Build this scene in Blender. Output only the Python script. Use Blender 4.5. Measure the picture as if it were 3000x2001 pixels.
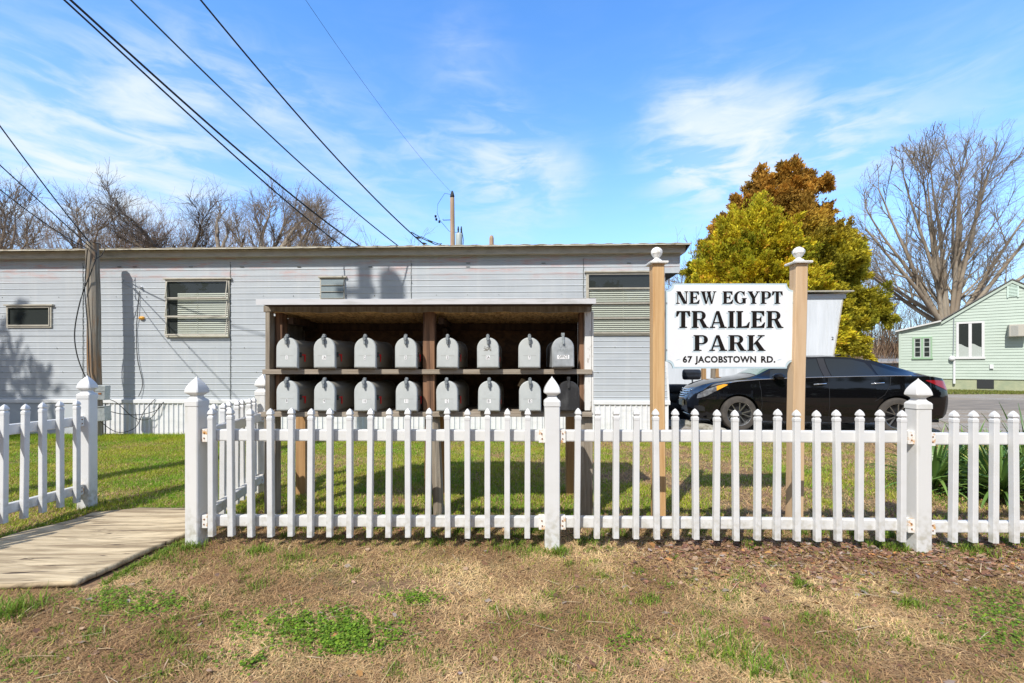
import bpy, math, random
import numpy as np
from mathutils import Vector, Matrix
R = math.radians
F = 1333.0; CX = 1500.0; CY = 1075.0; EYE = 1.25

def wipe():
    for o in list(bpy.data.objects): bpy.data.objects.remove(o, do_unlink=True)
wipe()
S = bpy.context.scene
COL = S.collection

# ---------------------------------------------------------------- camera, world, sun, exposure
cam = bpy.data.objects.new('camera', bpy.data.cameras.new('camera'))
COL.objects.link(cam); S.camera = cam
cam.location = (0, 0, EYE); cam.rotation_euler = (R(90), 0, 0)
cam.data.sensor_width = 36; cam.data.lens = 36*F/3000
cam.data.shift_y = (CY-1000.5)/3000; cam.data.clip_end = 3000; cam.data.clip_start = .05

SUN = Vector((-.50, -.82, 1.0)).normalized()
sl = bpy.data.lights.new('sun', 'SUN'); sl.energy = 5.0; sl.angle = R(.5); sl.color = (1, .955, .885)
so = bpy.data.objects.new('sun', sl); COL.objects.link(so); so.location = (-20, -30, 40)
so.rotation_euler = SUN.to_track_quat('Z', 'Y').to_euler()
S.view_settings.view_transform = 'Standard'; S.view_settings.look = 'None'
S.view_settings.exposure = 0.09; S.view_settings.gamma = 1
S.render.engine = 'CYCLES'

W = bpy.data.worlds.new('World'); S.world = W; W.use_nodes = True
nt = W.node_tree; nt.nodes.clear()
def wn(t, **k):
    n = nt.nodes.new(t)
    for a, b in k.items(): setattr(n, a, b)
    return n
def wl(a, b): nt.links.new(a, b)
def wmath(op, a, b=None, clamp=False):
    n = wn('ShaderNodeMath', operation=op); n.use_clamp = clamp
    for i, v in enumerate((a, b)):
        if v is None: continue
        if isinstance(v, (int, float)): n.inputs[i].default_value = v
        else: wl(v, n.inputs[i])
    return n.outputs[0]
sky = wn('ShaderNodeTexSky', sky_type='NISHITA'); sky.sun_disc = False
sky.sun_elevation = math.asin(SUN.z); sky.sun_rotation = math.atan2(SUN.x, SUN.y)
sky.altitude = 0; sky.air_density = 1.0; sky.dust_density = .12; sky.ozone_density = 2.2
tc = wn('ShaderNodeTexCoord')
def wisp(scale, rotz, zs, detail, lo, hi, dist=.6, seed=0):
    mp = wn('ShaderNodeMapping'); mp.inputs['Rotation'].default_value = (0, rotz, 0)
    mp.inputs['Scale'].default_value = (1, 1, zs); mp.inputs['Location'].default_value = (seed, seed*1.7, 0)
    wl(tc.outputs['Generated'], mp.inputs[0])
    no = wn('ShaderNodeTexNoise'); no.inputs['Scale'].default_value = scale; no.inputs['Detail'].default_value = detail
    no.inputs['Roughness'].default_value = .56; no.inputs['Distortion'].default_value = dist
    wl(mp.outputs[0], no.inputs['Vector'])
    mr = wn('ShaderNodeMapRange', interpolation_type='SMOOTHSTEP'); mr.inputs[1].default_value = lo; mr.inputs[2].default_value = hi
    wl(no.outputs[0], mr.inputs[0]); return mr.outputs[0]
w1 = wisp(4.2, R(-8), 3.0, 10, .44, .68, .55, 3.1)
w2 = wisp(9.0, R(12), 3.6, 10, .40, .74, .6, 7.7)
def blob(px, py, tight):
    d = Vector(((px-CX)/F, 1, (CY-py)/F)).normalized()
    n = wn('ShaderNodeVectorMath', operation='DOT_PRODUCT'); wl(tc.outputs['Generated'], n.inputs[0]); n.inputs[1].default_value = d
    return wmath('POWER', wmath('MAXIMUM', n.outputs['Value'], 0.0), tight)
blobs = wmath('MULTIPLY', blob(2010, 370, 420), .65)
for px, py, t, g in ((2090, 430, 300, .8), (2050, 500, 400, .6), (2210, 455, 400, .7), (2330, 430, 400, .7), (2460, 405, 450, .6), (2600, 385, 600, .35), (2150, 420, 150, .15), (1430, 460, 300, .65), (1530, 530, 350, .6), (1640, 520, 700, .4), (1360, 175, 500, .18), (1240, 440, 900, .35), (80, 390, 200, .34), (300, 430, 220, .42), (540, 450, 260, .38), (120, 270, 300, .14), (480, 260, 400, .55), (640, 190, 700, .3), (820, 340, 400, .45), (1000, 450, 200, .15), (2850, 310, 200, .22), (600, 600, 90, .2), (60, 520, 90, .3), (1100, 640, 90, .2)):
    blobs = wmath('ADD', blobs, wmath('MULTIPLY', blob(px, py, t), g))
mask = wmath('MULTIPLY', blobs, wmath('ADD', wmath('ADD', wmath('MULTIPLY', w1, .75), wmath('MULTIPLY', w2, .85)), .06))
mask = wmath('ADD', wmath('MULTIPLY', mask, 1.1), wmath('MULTIPLY', w2, .015))
mask = wmath('MULTIPLY', wmath('DIVIDE', mask, wmath('ADD', mask, 1.15)), 1.45)
sep = wn('ShaderNodeSeparateXYZ'); wl(tc.outputs['Generated'], sep.inputs[0])
hz = wmath('POWER', wmath('SUBTRACT', 1.0, wmath('MAXIMUM', sep.outputs[2], 0.0), True), 3.6)
mask = wmath('ADD', mask, wmath('MULTIPLY', hz, .88), True)
tint = wn('ShaderNodeMix', data_type='RGBA', blend_type='MULTIPLY'); tint.inputs[0].default_value = 1
wl(sky.outputs[0], tint.inputs[6]); tint.inputs[7].default_value = (1.15, 2.15, 3.05, 1)
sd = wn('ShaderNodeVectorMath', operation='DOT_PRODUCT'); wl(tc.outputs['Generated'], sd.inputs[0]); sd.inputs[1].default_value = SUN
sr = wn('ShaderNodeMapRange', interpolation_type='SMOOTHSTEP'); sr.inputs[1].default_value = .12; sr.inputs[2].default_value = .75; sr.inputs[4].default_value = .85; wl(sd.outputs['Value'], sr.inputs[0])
mx = wn('ShaderNodeMix', data_type='RGBA'); wl(mask, mx.inputs[0]); wl(tint.outputs[2], mx.inputs[6]); mx.inputs[7].default_value = (7.2, 8.0, 8.6, 1)
bg = wn('ShaderNodeBackground'); bg.inputs[1].default_value = .115
ms = wn('ShaderNodeMix', data_type='RGBA'); wl(sr.outputs[0], ms.inputs[0]); wl(mx.outputs[2], ms.inputs[6]); ms.inputs[7].default_value = (4.5, 4.6, 4.7, 1); wl(ms.outputs[2], bg.inputs[0])  # pale haze added behind the camera, round the sun, for neutral fill light
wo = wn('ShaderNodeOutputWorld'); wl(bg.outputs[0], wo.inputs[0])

# ---------------------------------------------------------------- helpers
def at(px, py, Z): return Vector(((px-CX)/F*Z, Z, EYE+(CY-py)/F*Z))

def mat(name, col, rough=.6, col2=None, nscale=(8, 8, 8), lo=.35, hi=.65, bump=0, bscale=None, metal=0, col3=None, n3=(2, 2, 2), l3=.5, h3=.7, spec=.5, coat=0, detail=5, coord='Object', dist=0, rnd=True):
    m = bpy.data.materials.new(name); m.use_nodes = True; t = m.node_tree; N = t.nodes; L = t.links
    b = N['Principled BSDF']; b.inputs['Base Color'].default_value = (*col, 1); b.inputs['Roughness'].default_value = rough
    b.inputs['Metallic'].default_value = metal; b.inputs['Specular IOR Level'].default_value = spec; b.inputs['Coat Weight'].default_value = coat
    if col2 is None and not bump: return m
    tc = N.new('ShaderNodeTexCoord'); v = tc.outputs[coord]
    if rnd:
        oi = N.new('ShaderNodeObjectInfo'); mul = N.new('ShaderNodeMath'); mul.operation = 'MULTIPLY'; mul.inputs[1].default_value = 13.7
        L.new(oi.outputs['Random'], mul.inputs[0]); va = N.new('ShaderNodeVectorMath'); va.operation = 'ADD'
        L.new(v, va.inputs[0]); L.new(mul.outputs[0], va.inputs[1]); v = va.outputs[0]
    def noise(sc, det=detail, d=dist):
        mp = N.new('ShaderNodeMapping'); mp.inputs['Scale'].default_value = sc; L.new(v, mp.inputs[0])
        n = N.new('ShaderNodeTexNoise'); n.inputs['Scale'].default_value = 1; n.inputs['Detail'].default_value = det; n.inputs['Distortion'].default_value = d
        n.inputs['Roughness'].default_value = .6; L.new(mp.outputs[0], n.inputs['Vector']); return n.outputs[0]
    cur = None
    if col2 is not None:
        n = noise(nscale); mr = N.new('ShaderNodeMapRange'); mr.inputs[1].default_value = lo; mr.inputs[2].default_value = hi; L.new(n, mr.inputs[0])
        mi = N.new('ShaderNodeMix'); mi.data_type = 'RGBA'; L.new(mr.outputs[0], mi.inputs[0]); mi.inputs[6].default_value = (*col, 1); mi.inputs[7].default_value = (*col2, 1)
        cur = mi.outputs[2]
        if col3 is not None:
            n = noise(n3); mr = N.new('ShaderNodeMapRange'); mr.inputs[1].default_value = l3; mr.inputs[2].default_value = h3; L.new(n, mr.inputs[0])
            mj = N.new('ShaderNodeMix'); mj.data_type = 'RGBA'; L.new(mr.outputs[0], mj.inputs[0]); L.new(cur, mj.inputs[6]); mj.inputs[7].default_value = (*col3, 1); cur = mj.outputs[2]
        L.new(cur, b.inputs['Base Color'])
    if bump:
        n = noise(bscale or nscale); bp = N.new('ShaderNodeBump'); bp.inputs['Strength'].default_value = 1; bp.inputs['Distance'].default_value = bump
        L.new(n, bp.inputs['Height']); L.new(bp.outputs[0], b.inputs['Normal'])
    return m

def leafmat(name, trans=.3, rough=.6, spec=.3):
    m = bpy.data.materials.new(name); m.use_nodes = True; N = m.node_tree.nodes; L = m.node_tree.links
    b = N['Principled BSDF']; b.inputs['Roughness'].default_value = rough; b.inputs['Specular IOR Level'].default_value = spec
    a = N.new('ShaderNodeAttribute'); a.attribute_name = 'Col'; L.new(a.outputs['Color'], b.inputs['Base Color'])
    if trans:
        tr = N.new('ShaderNodeBsdfTranslucent'); L.new(a.outputs['Color'], tr.inputs[0]); mi = N.new('ShaderNodeMixShader'); mi.inputs[0].default_value = trans
        L.new(b.outputs[0], mi.inputs[1]); L.new(tr.outputs[0], mi.inputs[2]); L.new(mi.outputs[0], N['Material Output'].inputs[0])
    return m

def glassmat(name, tintc=(.7, .8, .78), refl=.35, rough=.02):
    m = bpy.data.materials.new(name); m.use_nodes = True; N = m.node_tree.nodes; L = m.node_tree.links
    N.remove(N['Principled BSDF'])
    tr = N.new('ShaderNodeBsdfTransparent'); tr.inputs[0].default_value = (*tintc, 1)
    gl = N.new('ShaderNodeBsdfGlossy'); gl.inputs['Roughness'].default_value = rough; gl.inputs[0].default_value = (.85, .9, .95, 1)
    fr = N.new('ShaderNodeLayerWeight'); fr.inputs[0].default_value = .5; pw_ = N.new('ShaderNodeMath'); pw_.operation = 'POWER'; pw_.inputs[1].default_value = 4.5; L.new(fr.outputs['Facing'], pw_.inputs[0])
    ad = N.new('ShaderNodeMath'); ad.operation = 'ADD'; ad.inputs[1].default_value = .04+refl; ad.use_clamp = True; L.new(pw_.outputs[0], ad.inputs[0])
    mi = N.new('ShaderNodeMixShader'); L.new(ad.outputs[0], mi.inputs[0]); L.new(tr.outputs[0], mi.inputs[1]); L.new(gl.outputs[0], mi.inputs[2])
    L.new(mi.outputs[0], N['Material Output'].inputs[0]); return m

class MB:
    def __init__(s): s.v = []; s.f = []
    def add(s, vs, fs):
        o = len(s.v); s.v += [tuple(p) for p in vs]; s.f += [tuple(i+o for i in f) for f in fs]; return s
    def box(s, x0, x1, y0, y1, z0, z1):
        return s.add([(x0,y0,z0),(x1,y0,z0),(x1,y1,z0),(x0,y1,z0),(x0,y0,z1),(x1,y0,z1),(x1,y1,z1),(x0,y1,z1)],
                     [(3,2,1,0),(4,5,6,7),(0,1,5,4),(1,2,6,5),(2,3,7,6),(3,0,4,7)])
    def hexa(s, P):  # 8 points in box order
        return s.add(P, [(3,2,1,0),(4,5,6,7),(0,1,5,4),(1,2,6,5),(2,3,7,6),(3,0,4,7)])
    def tube(s, pts, r, k=6, cap=True):
        pts = [Vector(p) for p in pts]; n = len(pts); rr = r if isinstance(r, (list, tuple)) else [r]*n
        rings = []; up = Vector((0, 0, 1))
        for i, p in enumerate(pts):
            d = (pts[min(i+1, n-1)]-pts[max(i-1, 0)])
            if d.length < 1e-9: d = Vector((0, 0, 1))
            d.normalize(); a = d.cross(up if abs(d.z) < .95 else Vector((1, 0, 0))).normalized(); b = d.cross(a)
            rings.append([p+(a*math.cos(2*math.pi*j/k)+b*math.sin(2*math.pi*j/k))*rr[i] for j in range(k)])
        vs = [q for ring in rings for q in ring]; fs = []
        for i in range(n-1):
            for j in range(k):
                fs.append((i*k+j, i*k+(j+1) % k, (i+1)*k+(j+1) % k, (i+1)*k+j))
        if cap: fs += [tuple(range(k)), tuple(range((n-1)*k, n*k))[::-1]]
        return s.add(vs, fs)
    def loft(s, rings, cap=True, closed=True):
        k = len(rings[0]); n = len(rings); vs = [q for r in rings for q in r]; fs = []
        for i in range(n-1):
            for j in range(k if closed else k-1):
                fs.append((i*k+j, i*k+(j+1) % k, (i+1)*k+(j+1) % k, (i+1)*k+j))
        if cap: fs += [tuple(range(k))[::-1], tuple(range((n-1)*k, n*k))]
        return s.add(vs, fs)
    def prism(s, poly, y0, y1):  # polygon in (x,z) extruded along y; poly counter-clockwise seen from -y
        n = len(poly); vs = [(x, y0, z) for x, z in poly]+[(x, y1, z) for x, z in poly]
        return s.add(vs, [tuple(range(n)), tuple(range(n, 2*n))[::-1]]+[((i+1) % n, i, i+n, (i+1) % n+n) for i in range(n)])
    def lathe(s, prof, k=16, c=(0, 0, 0), axis='z', cap=True):
        rings = []
        for r, z in prof:
            ring = []
            for j in range(k):
                a = 2*math.pi*j/k; x, y = r*math.cos(a), r*math.sin(a)
                ring.append((c[0]+x, c[1]+y, c[2]+z) if axis == 'z' else (c[0]+x, c[1]+z, c[2]+y))
            rings.append(ring)
        return s.loft(rings, cap=cap)
    def build(s, name, m, parent=None, smooth=False, bevel=0, loc=None, rot=None):
        me = bpy.data.meshes.new(name); me.from_pydata(s.v, [], s.f); me.update()
        if smooth: me.shade_smooth()
        if smooth == 'auto': me.set_sharp_from_angle(angle=R(38))
        if m: me.materials.append(m)
        o = bpy.data.objects.new(name, me); COL.objects.link(o)
        if parent: o.parent = parent
        if loc: o.location = loc
        if rot: o.rotation_euler = rot
        if bevel:
            b = o.modifiers.new('bevel', 'BEVEL'); b.width = bevel; b.segments = 2; b.limit_method = 'ANGLE'; b.angle_limit = R(40)
        return o

def tag(o, label=None, cat=None, group=None, kind=None):
    if label: o['label'] = label
    if cat: o['category'] = cat
    if group: o['group'] = group
    if kind: o['kind'] = kind
    return o
def empty(name, loc=(0, 0, 0), rz=0, label=None, cat=None, group=None):
    o = bpy.data.objects.new(name, None); COL.objects.link(o); o.location = loc; o.rotation_euler = (0, 0, rz); o.empty_display_size = .1
    return tag(o, label, cat, group)
def copy_tree(o, parent=None):
    c = o.copy(); COL.objects.link(c); c.parent = parent
    for ch in list(o.children): copy_tree(ch, c)
    return c
def npmesh(name, V, T, m, colors=None, parent=None, smooth=False):
    """V (n,3), T (k, 3 or 4) index array, colors (n,3) per vertex"""
    me = bpy.data.meshes.new(name); V = np.asarray(V, np.float32); T = np.asarray(T, np.int32); k, c = T.shape
    me.vertices.add(len(V)); me.vertices.foreach_set('co', V.ravel())
    me.loops.add(k*c); me.loops.foreach_set('vertex_index', T.ravel())
    me.polygons.add(k); me.polygons.foreach_set('loop_start', np.arange(0, k*c, c, dtype=np.int32))
    if colors is not None:
        a = me.color_attributes.new(name='Col', type='FLOAT_COLOR', domain='POINT')
        cc = np.ones((len(V), 4), np.float32); cc[:, :3] = colors; a.data.foreach_set('color', cc.ravel())
    me.update(calc_edges=True); me.validate()
    if smooth: me.shade_smooth()
    me.materials.append(m); o = bpy.data.objects.new(name, me); COL.objects.link(o)
    if parent: o.parent = parent
    return o
def text(name, body, size, m, parent=None, loc=(0, 0, 0), rot=(R(90), 0, 0), fat=0, sx=1, align='CENTER', spacing=1):
    cu = bpy.data.curves.new(name, 'FONT'); cu.body = body; cu.size = size; cu.align_x = align; cu.align_y = 'CENTER'; cu.offset = fat; cu.resolution_u = 3
    cu.space_character = spacing
    t = bpy.data.objects.new(name, cu); COL.objects.link(t); bpy.context.view_layer.update()
    me = bpy.data.meshes.new_from_object(t.evaluated_get(bpy.context.evaluated_depsgraph_get()))
    bpy.data.objects.remove(t, do_unlink=True); me.name = name; me.materials.clear(); me.materials.append(m)
    o = bpy.data.objects.new(name, me); COL.objects.link(o)
    if parent: o.parent = parent
    o.location = loc; o.rotation_euler = rot; o.scale = (sx, 1, 1); return o

rs = np.random.RandomState(7)
def vnoise(x, y, s, seed=0):
    g = np.random.RandomState(seed).rand(64, 64); x = np.asarray(x)/s+31.3; y = np.asarray(y)/s+17.9
    xi = np.floor(x).astype(int); yi = np.floor(y).astype(int); fx = x-xi; fy = y-yi; fx = fx*fx*(3-2*fx); fy = fy*fy*(3-2*fy)
    a = g[xi % 64, yi % 64]; b = g[(xi+1) % 64, yi % 64]; c = g[xi % 64, (yi+1) % 64]; d = g[(xi+1) % 64, (yi+1) % 64]
    return a*(1-fx)*(1-fy)+b*fx*(1-fy)+c*(1-fx)*fy+d*fx*fy
def fbm(x, y, s, seed=0): return .5*vnoise(x, y, s, seed)+.3*vnoise(x, y, s/2.3, seed+1)+.2*vnoise(x, y, s/5.1, seed+2)
def sstep(a, b, x): t = np.clip((x-a)/(b-a), 0, 1); return t*t*(3-2*t)
def gz(x, y):
    x = np.asarray(x, float); y = np.asarray(y, float)
    b = .055*sstep(3.25, 3.7, y)*(1-sstep(5.2, 7.2, y))*sstep(-3.2, -1.8, x)
    amp = (1-sstep(7.5, 9, y))*(1-.75*sstep(7.2, 8.0, y))
    near = .03*(fbm(x, y, .9, 5)-.5)*amp+.02*(fbm(x, y, .25, 9)-.5)*amp
    plank = sstep(-3.9, -3.5, x)*(1-sstep(-2.45, -2.1, x))*sstep(2.3, 2.55, y)*(1-sstep(3.95, 4.2, y))
    return b+near*(1-plank)-.01*plank

# ---------------------------------------------------------------- materials
M = {}
M['vinyl'] = mat('white_vinyl', (.655, .66, .66), .35, (.60, .60, .585), (3, 3, 9), .5, .8, spec=.4)
M['vinyl_dirty'] = mat('weathered_white_vinyl', (.655, .655, .645), .42, (.52, .52, .45), (9, 9, 4), .56, .8)
M['rust'] = mat('rust', (.18, .06, .02), .9, (.30, .12, .03), (200, 200, 200))
M['rustplate'] = mat('rust_stained_white', (.76, .75, .72), .5, (.60, .32, .10), (30, 30, 30), .52, .66)
M['dark'] = mat('dark_gap', (.015, .014, .013), .9)
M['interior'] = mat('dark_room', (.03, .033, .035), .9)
M['beige'] = mat('beige_metal_trim', (.48, .45, .38), .45, (.36, .33, .27), (6, 6, 20), .45, .7)
M['blind'] = mat('cream_blinds', (.60, .58, .52), .6)
M['glass'] = glassmat('window_glass', (.86, .90, .87), .0)
M['frosted'] = mat('frosted_jalousie_glass', (.13, .17, .18), .25, (.27, .32, .33), (220, 220, 220), .4, .7, spec=.8)
M['skirt'] = mat('white_ribbed_metal', (.74, .75, .76), .45, (.62, .63, .62), (2, 2, 12), .5, .8)
M['galv'] = mat('galvanised_metal', (.42, .46, .47), .4, (.32, .36, .37), (30, 30, 30), .4, .6, metal=.35)
M['black'] = mat('black_rubber', (.012, .012, .012), .6)
M['rope'] = mat('weathered_black_cable', (.02, .022, .022), .7)
M['cablegreen'] = mat('weathered_green_cable', (.045, .07, .07), .7)
M['greyw'] = mat('weathered_grey_wood', (.33, .29, .23), .85, (.17, .135, .10), (40, 40, 2.2), .35, .7, bump=.004, bscale=(90, 90, 4))
M['shelfw'] = mat('weathered_shelf_board', (.36, .31, .25), .85, (.22, .17, .12), (2.2, 40, 60), .35, .7, bump=.003, bscale=(4, 90, 90))
M['brownw'] = mat('brown_post_wood', (.27, .145, .08), .8, (.08, .04, .022), (32, 32, 1.6), .38, .62, bump=.004, bscale=(60, 60, 3), dist=.6)
M['tanw'] = mat('tan_new_wood', (.42, .25, .11), .75, (.30, .16, .06), (36, 36, 1.8), .4, .65, dist=.5)
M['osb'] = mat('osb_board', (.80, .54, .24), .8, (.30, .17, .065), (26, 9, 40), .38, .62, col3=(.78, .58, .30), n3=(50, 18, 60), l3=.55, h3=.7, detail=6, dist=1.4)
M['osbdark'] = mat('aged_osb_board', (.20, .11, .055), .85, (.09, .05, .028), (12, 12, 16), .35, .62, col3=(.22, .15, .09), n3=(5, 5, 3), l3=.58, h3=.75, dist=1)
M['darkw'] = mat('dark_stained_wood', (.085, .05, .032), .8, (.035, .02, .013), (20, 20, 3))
M['whitep'] = mat('peeling_white_paint', (.72, .71, .68), .7, (.30, .25, .19), (28, 28, 8), .58, .66)
M['roofw'] = mat('white_drip_edge', (.60, .60, .61), .35, (.46, .46, .45), (5, 30, 30), .5, .7)
M['signpost'] = mat('tan_stained_post', (.60, .39, .19), .6, (.47, .27, .11), (34, 34, 1.6), .42, .68, bump=.0015, bscale=(70, 70, 2.5), dist=.5)
M['signpost2'] = mat('tan_painted_post', (.58, .41, .25), .6, (.50, .33, .18), (24, 24, 2), .42, .72, bump=.001, bscale=(70, 70, 2.5))
M['finial'] = mat('peeling_white_finial', (.78, .77, .74), .6, (.50, .46, .38), (45, 45, 45), .55, .68, bump=.002)
M['signw'] = mat('white_sign_face', (.79, .80, .81), .4, (.75, .76, .78), (4, 4, 4))
M['signb'] = mat('pale_blue_sign_border', (.50, .62, .68), .45, (.45, .57, .63), (9, 9, 9))
M['signg'] = mat('pale_grey_letter_shade', (.46, .55, .60), .5)
M['ink'] = mat('dark_brown_lettering', (.010, .007, .006), .8, spec=.15)
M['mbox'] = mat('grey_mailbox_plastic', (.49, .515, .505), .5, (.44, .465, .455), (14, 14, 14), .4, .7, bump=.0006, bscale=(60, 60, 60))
M['mbody'] = mat('shaded_weathered_grey_mailbox_side', (.25, .235, .20), .55, (.20, .17, .12), (10, 4, 14), .5, .75)  # side's shade is put into this darker base; brown blotches are wear
M['mmetal'] = mat('galvanised_mailbox_metal', (.50, .53, .55), .36, (.33, .35, .36), (9, 9, 9), .35, .65, metal=.25)
M['mdark'] = mat('blackened_mailbox_metal', (.045, .045, .047), .4, (.10, .10, .10), (14, 14, 8), .5, .75, metal=.4)
M['latch'] = mat('grey_latch_plastic', (.27, .30, .315), .45, (.13, .145, .15), (40, 40, 40))
M['flag'] = mat('red_flag_plastic', (.85, .03, .035), .4)
M['bracket'] = mat('dark_grey_bracket', (.05, .06, .058), .5)
M['sticker'] = mat('white_sticker', (.88, .88, .88), .4)
M['leaf'] = leafmat('leaf'); M['straw'] = leafmat('dry_straw', .15, .8); M['litter'] = leafmat('fallen_leaf', .05, .75)
M['bark'] = mat('grey_bark', (.24, .195, .15), .9, (.42, .37, .29), (1.5, 1.5, .6), .45, .7)
M['bark2'] = mat('brown_bark', (.24, .17, .12), .9, (.36, .28, .21), (.9, .9, .4), .4, .7)
M['barkdark'] = mat('dark_bark', (.10, .075, .055), .9, (.2, .16, .12), (1.5, 1.5, .8), .45, .7)
M['bark3'] = mat('pale_brown_bark', (.23, .18, .13), .9, (.34, .29, .22), (.9, .9, .5), .4, .7)
M['twig'] = mat('brown_twig', (.29, .225, .16), .9, (.21, .165, .125), (.8, .8, .8))
M['twig2'] = mat('tan_twig', (.30, .20, .13), .9, (.22, .15, .11), (.8, .8, .8))
M['poleold'] = mat('old_grey_pole_wood', (.33, .30, .25), .9, (.15, .12, .085), (26, 26, 1.0), .35, .68, col3=(.26, .13, .045), n3=(5, 5, .9), l3=.52, h3=.68, bump=.008, bscale=(50, 50, 2))
M['farpole'] = mat('brown_utility_pole', (.50, .36, .24), .9, (.34, .23, .15), (8, 8, .8))

for k_ in ('vinyl', 'vinyl_dirty'):
    N = M[k_].node_tree.nodes; L = M[k_].node_tree.links; b = N['Principled BSDF']; prev = b.inputs['Base Color'].links[0].from_socket
    tc_ = N.new('ShaderNodeTexCoord'); sp = N.new('ShaderNodeSeparateXYZ'); L.new(tc_.outputs['Object'], sp.inputs[0])
    hr = N.new('ShaderNodeMapRange'); hr.inputs[1].default_value = .34; hr.inputs[2].default_value = .05; L.new(sp.outputs[2], hr.inputs[0])
    ge = N.new('ShaderNodeNewGeometry'); no = N.new('ShaderNodeTexNoise'); no.inputs['Scale'].default_value = 26; no.inputs['Detail'].default_value = 6; L.new(ge.outputs['Position'], no.inputs['Vector'])
    mr = N.new('ShaderNodeMapRange'); mr.inputs[1].default_value = .44; mr.inputs[2].default_value = .68; mr.inputs[4].default_value = .75; L.new(no.outputs[0], mr.inputs[0])
    mu = N.new('ShaderNodeMath'); mu.operation = 'MULTIPLY'; L.new(hr.outputs[0], mu.inputs[0]); L.new(mr.outputs[0], mu.inputs[1])
    mi = N.new('ShaderNodeMix'); mi.data_type = 'RGBA'; L.new(mu.outputs[0], mi.inputs[0]); L.new(prev, mi.inputs[6]); mi.inputs[7].default_value = (.36, .33, .24, 1); L.new(mi.outputs[2], b.inputs['Base Color'])
def sidingmat():
    m = mat('pale_blue_aluminium_siding', (.50, .535, .565), .42, (.44, .475, .51), (1.2, 1.2, 5), .35, .7, spec=.4, rnd=False)
    N = m.node_tree.nodes; L = m.node_tree.links; b = N['Principled BSDF']; base = b.inputs['Base Color'].links[0].from_socket
    tc = N.new('ShaderNodeTexCoord'); sp = N.new('ShaderNodeSeparateXYZ'); L.new(tc.outputs['Object'], sp.inputs[0])
    mp = N.new('ShaderNodeMapping'); mp.inputs['Scale'].default_value = (1.1, 1, 7); L.new(tc.outputs['Object'], mp.inputs[0])
    n = N.new('ShaderNodeTexNoise'); n.inputs['Scale'].default_value = 1.5; n.inputs['Detail'].default_value = 8; n.inputs['Roughness'].default_value = .68; L.new(mp.outputs[0], n.inputs['Vector'])
    mr = N.new('ShaderNodeMapRange'); mr.inputs[1].default_value = .50; mr.inputs[2].default_value = .72; L.new(n.outputs[0], mr.inputs[0])
    hr = N.new('ShaderNodeMapRange'); hr.inputs[1].default_value = 2.78; hr.inputs[2].default_value = 2.98; L.new(sp.outputs[2], hr.inputs[0])
    mu = N.new('ShaderNodeMath'); mu.operation = 'MULTIPLY'; L.new(mr.outputs[0], mu.inputs[0]); L.new(hr.outputs[0], mu.inputs[1])
    mi = N.new('ShaderNodeMix'); mi.data_type = 'RGBA'; L.new(mu.outputs[0], mi.inputs[0]); L.new(base, mi.inputs[6]); mi.inputs[7].default_value = (.56, .30, .26, 1)
    # vertical grime runs and chalky patches
    mp2 = N.new('ShaderNodeMapping'); mp2.inputs['Scale'].default_value = (9, 1, .5); L.new(tc.outputs['Object'], mp2.inputs[0])
    n2 = N.new('ShaderNodeTexNoise'); n2.inputs['Scale'].default_value = 1; n2.inputs['Detail'].default_value = 6; L.new(mp2.outputs[0], n2.inputs['Vector'])
    mr2 = N.new('ShaderNodeMapRange'); mr2.inputs[1].default_value = .5; mr2.inputs[2].default_value = .78; mr2.inputs[4].default_value = .35; L.new(n2.outputs[0], mr2.inputs[0])
    mj = N.new('ShaderNodeMix'); mj.data_type = 'RGBA'; L.new(mr2.outputs[0], mj.inputs[0]); L.new(mi.outputs[2], mj.inputs[6]); mj.inputs[7].default_value = (.60, .615, .62, 1)
    L.new(mj.outputs[2], b.inputs['Base Color']); return m
M['siding'] = sidingmat()

# ---------------------------------------------------------------- ground and driveway
def axis(a, b, n, far): return far[0]+list(np.linspace(a, b, n))+far[1]
xs = np.array(axis(-6, 7, 330, ([-400, -150, -60, -30, -18, -12, -9, -7.5], [8, 9.5, 12, 16, 24, 40, 80, 160, 400])))
ys = np.array(axis(1.2, 8.6, 210, ([-60, -20, -5, -1, .5], [9, 10, 12, 15, 20, 28, 40, 70, 130, 260, 600])))
GX, GY = np.meshgrid(xs, ys); GZ = gz(GX, GY)
nx, ny = len(xs), len(ys); idx = np.arange(nx*ny).reshape(ny, nx)
T = np.stack([idx[:-1, :-1], idx[:-1, 1:], idx[1:, 1:], idx[1:, :-1]], -1).reshape(-1, 4)
M['ground'] = mat('soil_and_thatch', (.27, .165, .09), .95, (.15, .09, .05), (30, 30, 30), .35, .65, col3=(.10, .12, .035), n3=(1.3, 1.3, 1.3), l3=.5, h3=.66, bump=.012, bscale=(50, 50, 50), coord='Object', rnd=False)
g = npmesh('ground', np.stack([GX, GY, GZ], -1).reshape(-1, 3), T, M['ground'], smooth=True); tag(g, kind='structure')
M['gravel'] = mat('grey_gravel', (.40, .375, .34), .95, (.24, .215, .185), (22, 22, 22), .42, .58, col3=(.26, .21, .155), n3=(.5, 1.8, 1), l3=.42, h3=.62, bump=.01, bscale=(120, 120, 120), rnd=False)
MB().add([(3.3, 8.0, .012), (60, 6.6, .012), (90, 22.0, .012), (3.3, 26, .012)], [(0, 1, 2, 3)]).build('gravel_drive', M['gravel'])['kind'] = 'structure'
M['asph'] = mat('worn_asphalt', (.17, .15, .13), .9, (.27, .235, .195), (1.2, 5, 3), .4, .6, bump=.004, bscale=(90, 90, 90), rnd=False)
MB().add([(11, 13.2, .018), (70, 11.0, .018), (70, 16, .018), (11, 17.2, .018)], [(0, 1, 2, 3)]).build('road', M['asph'])['kind'] = 'structure'
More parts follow.
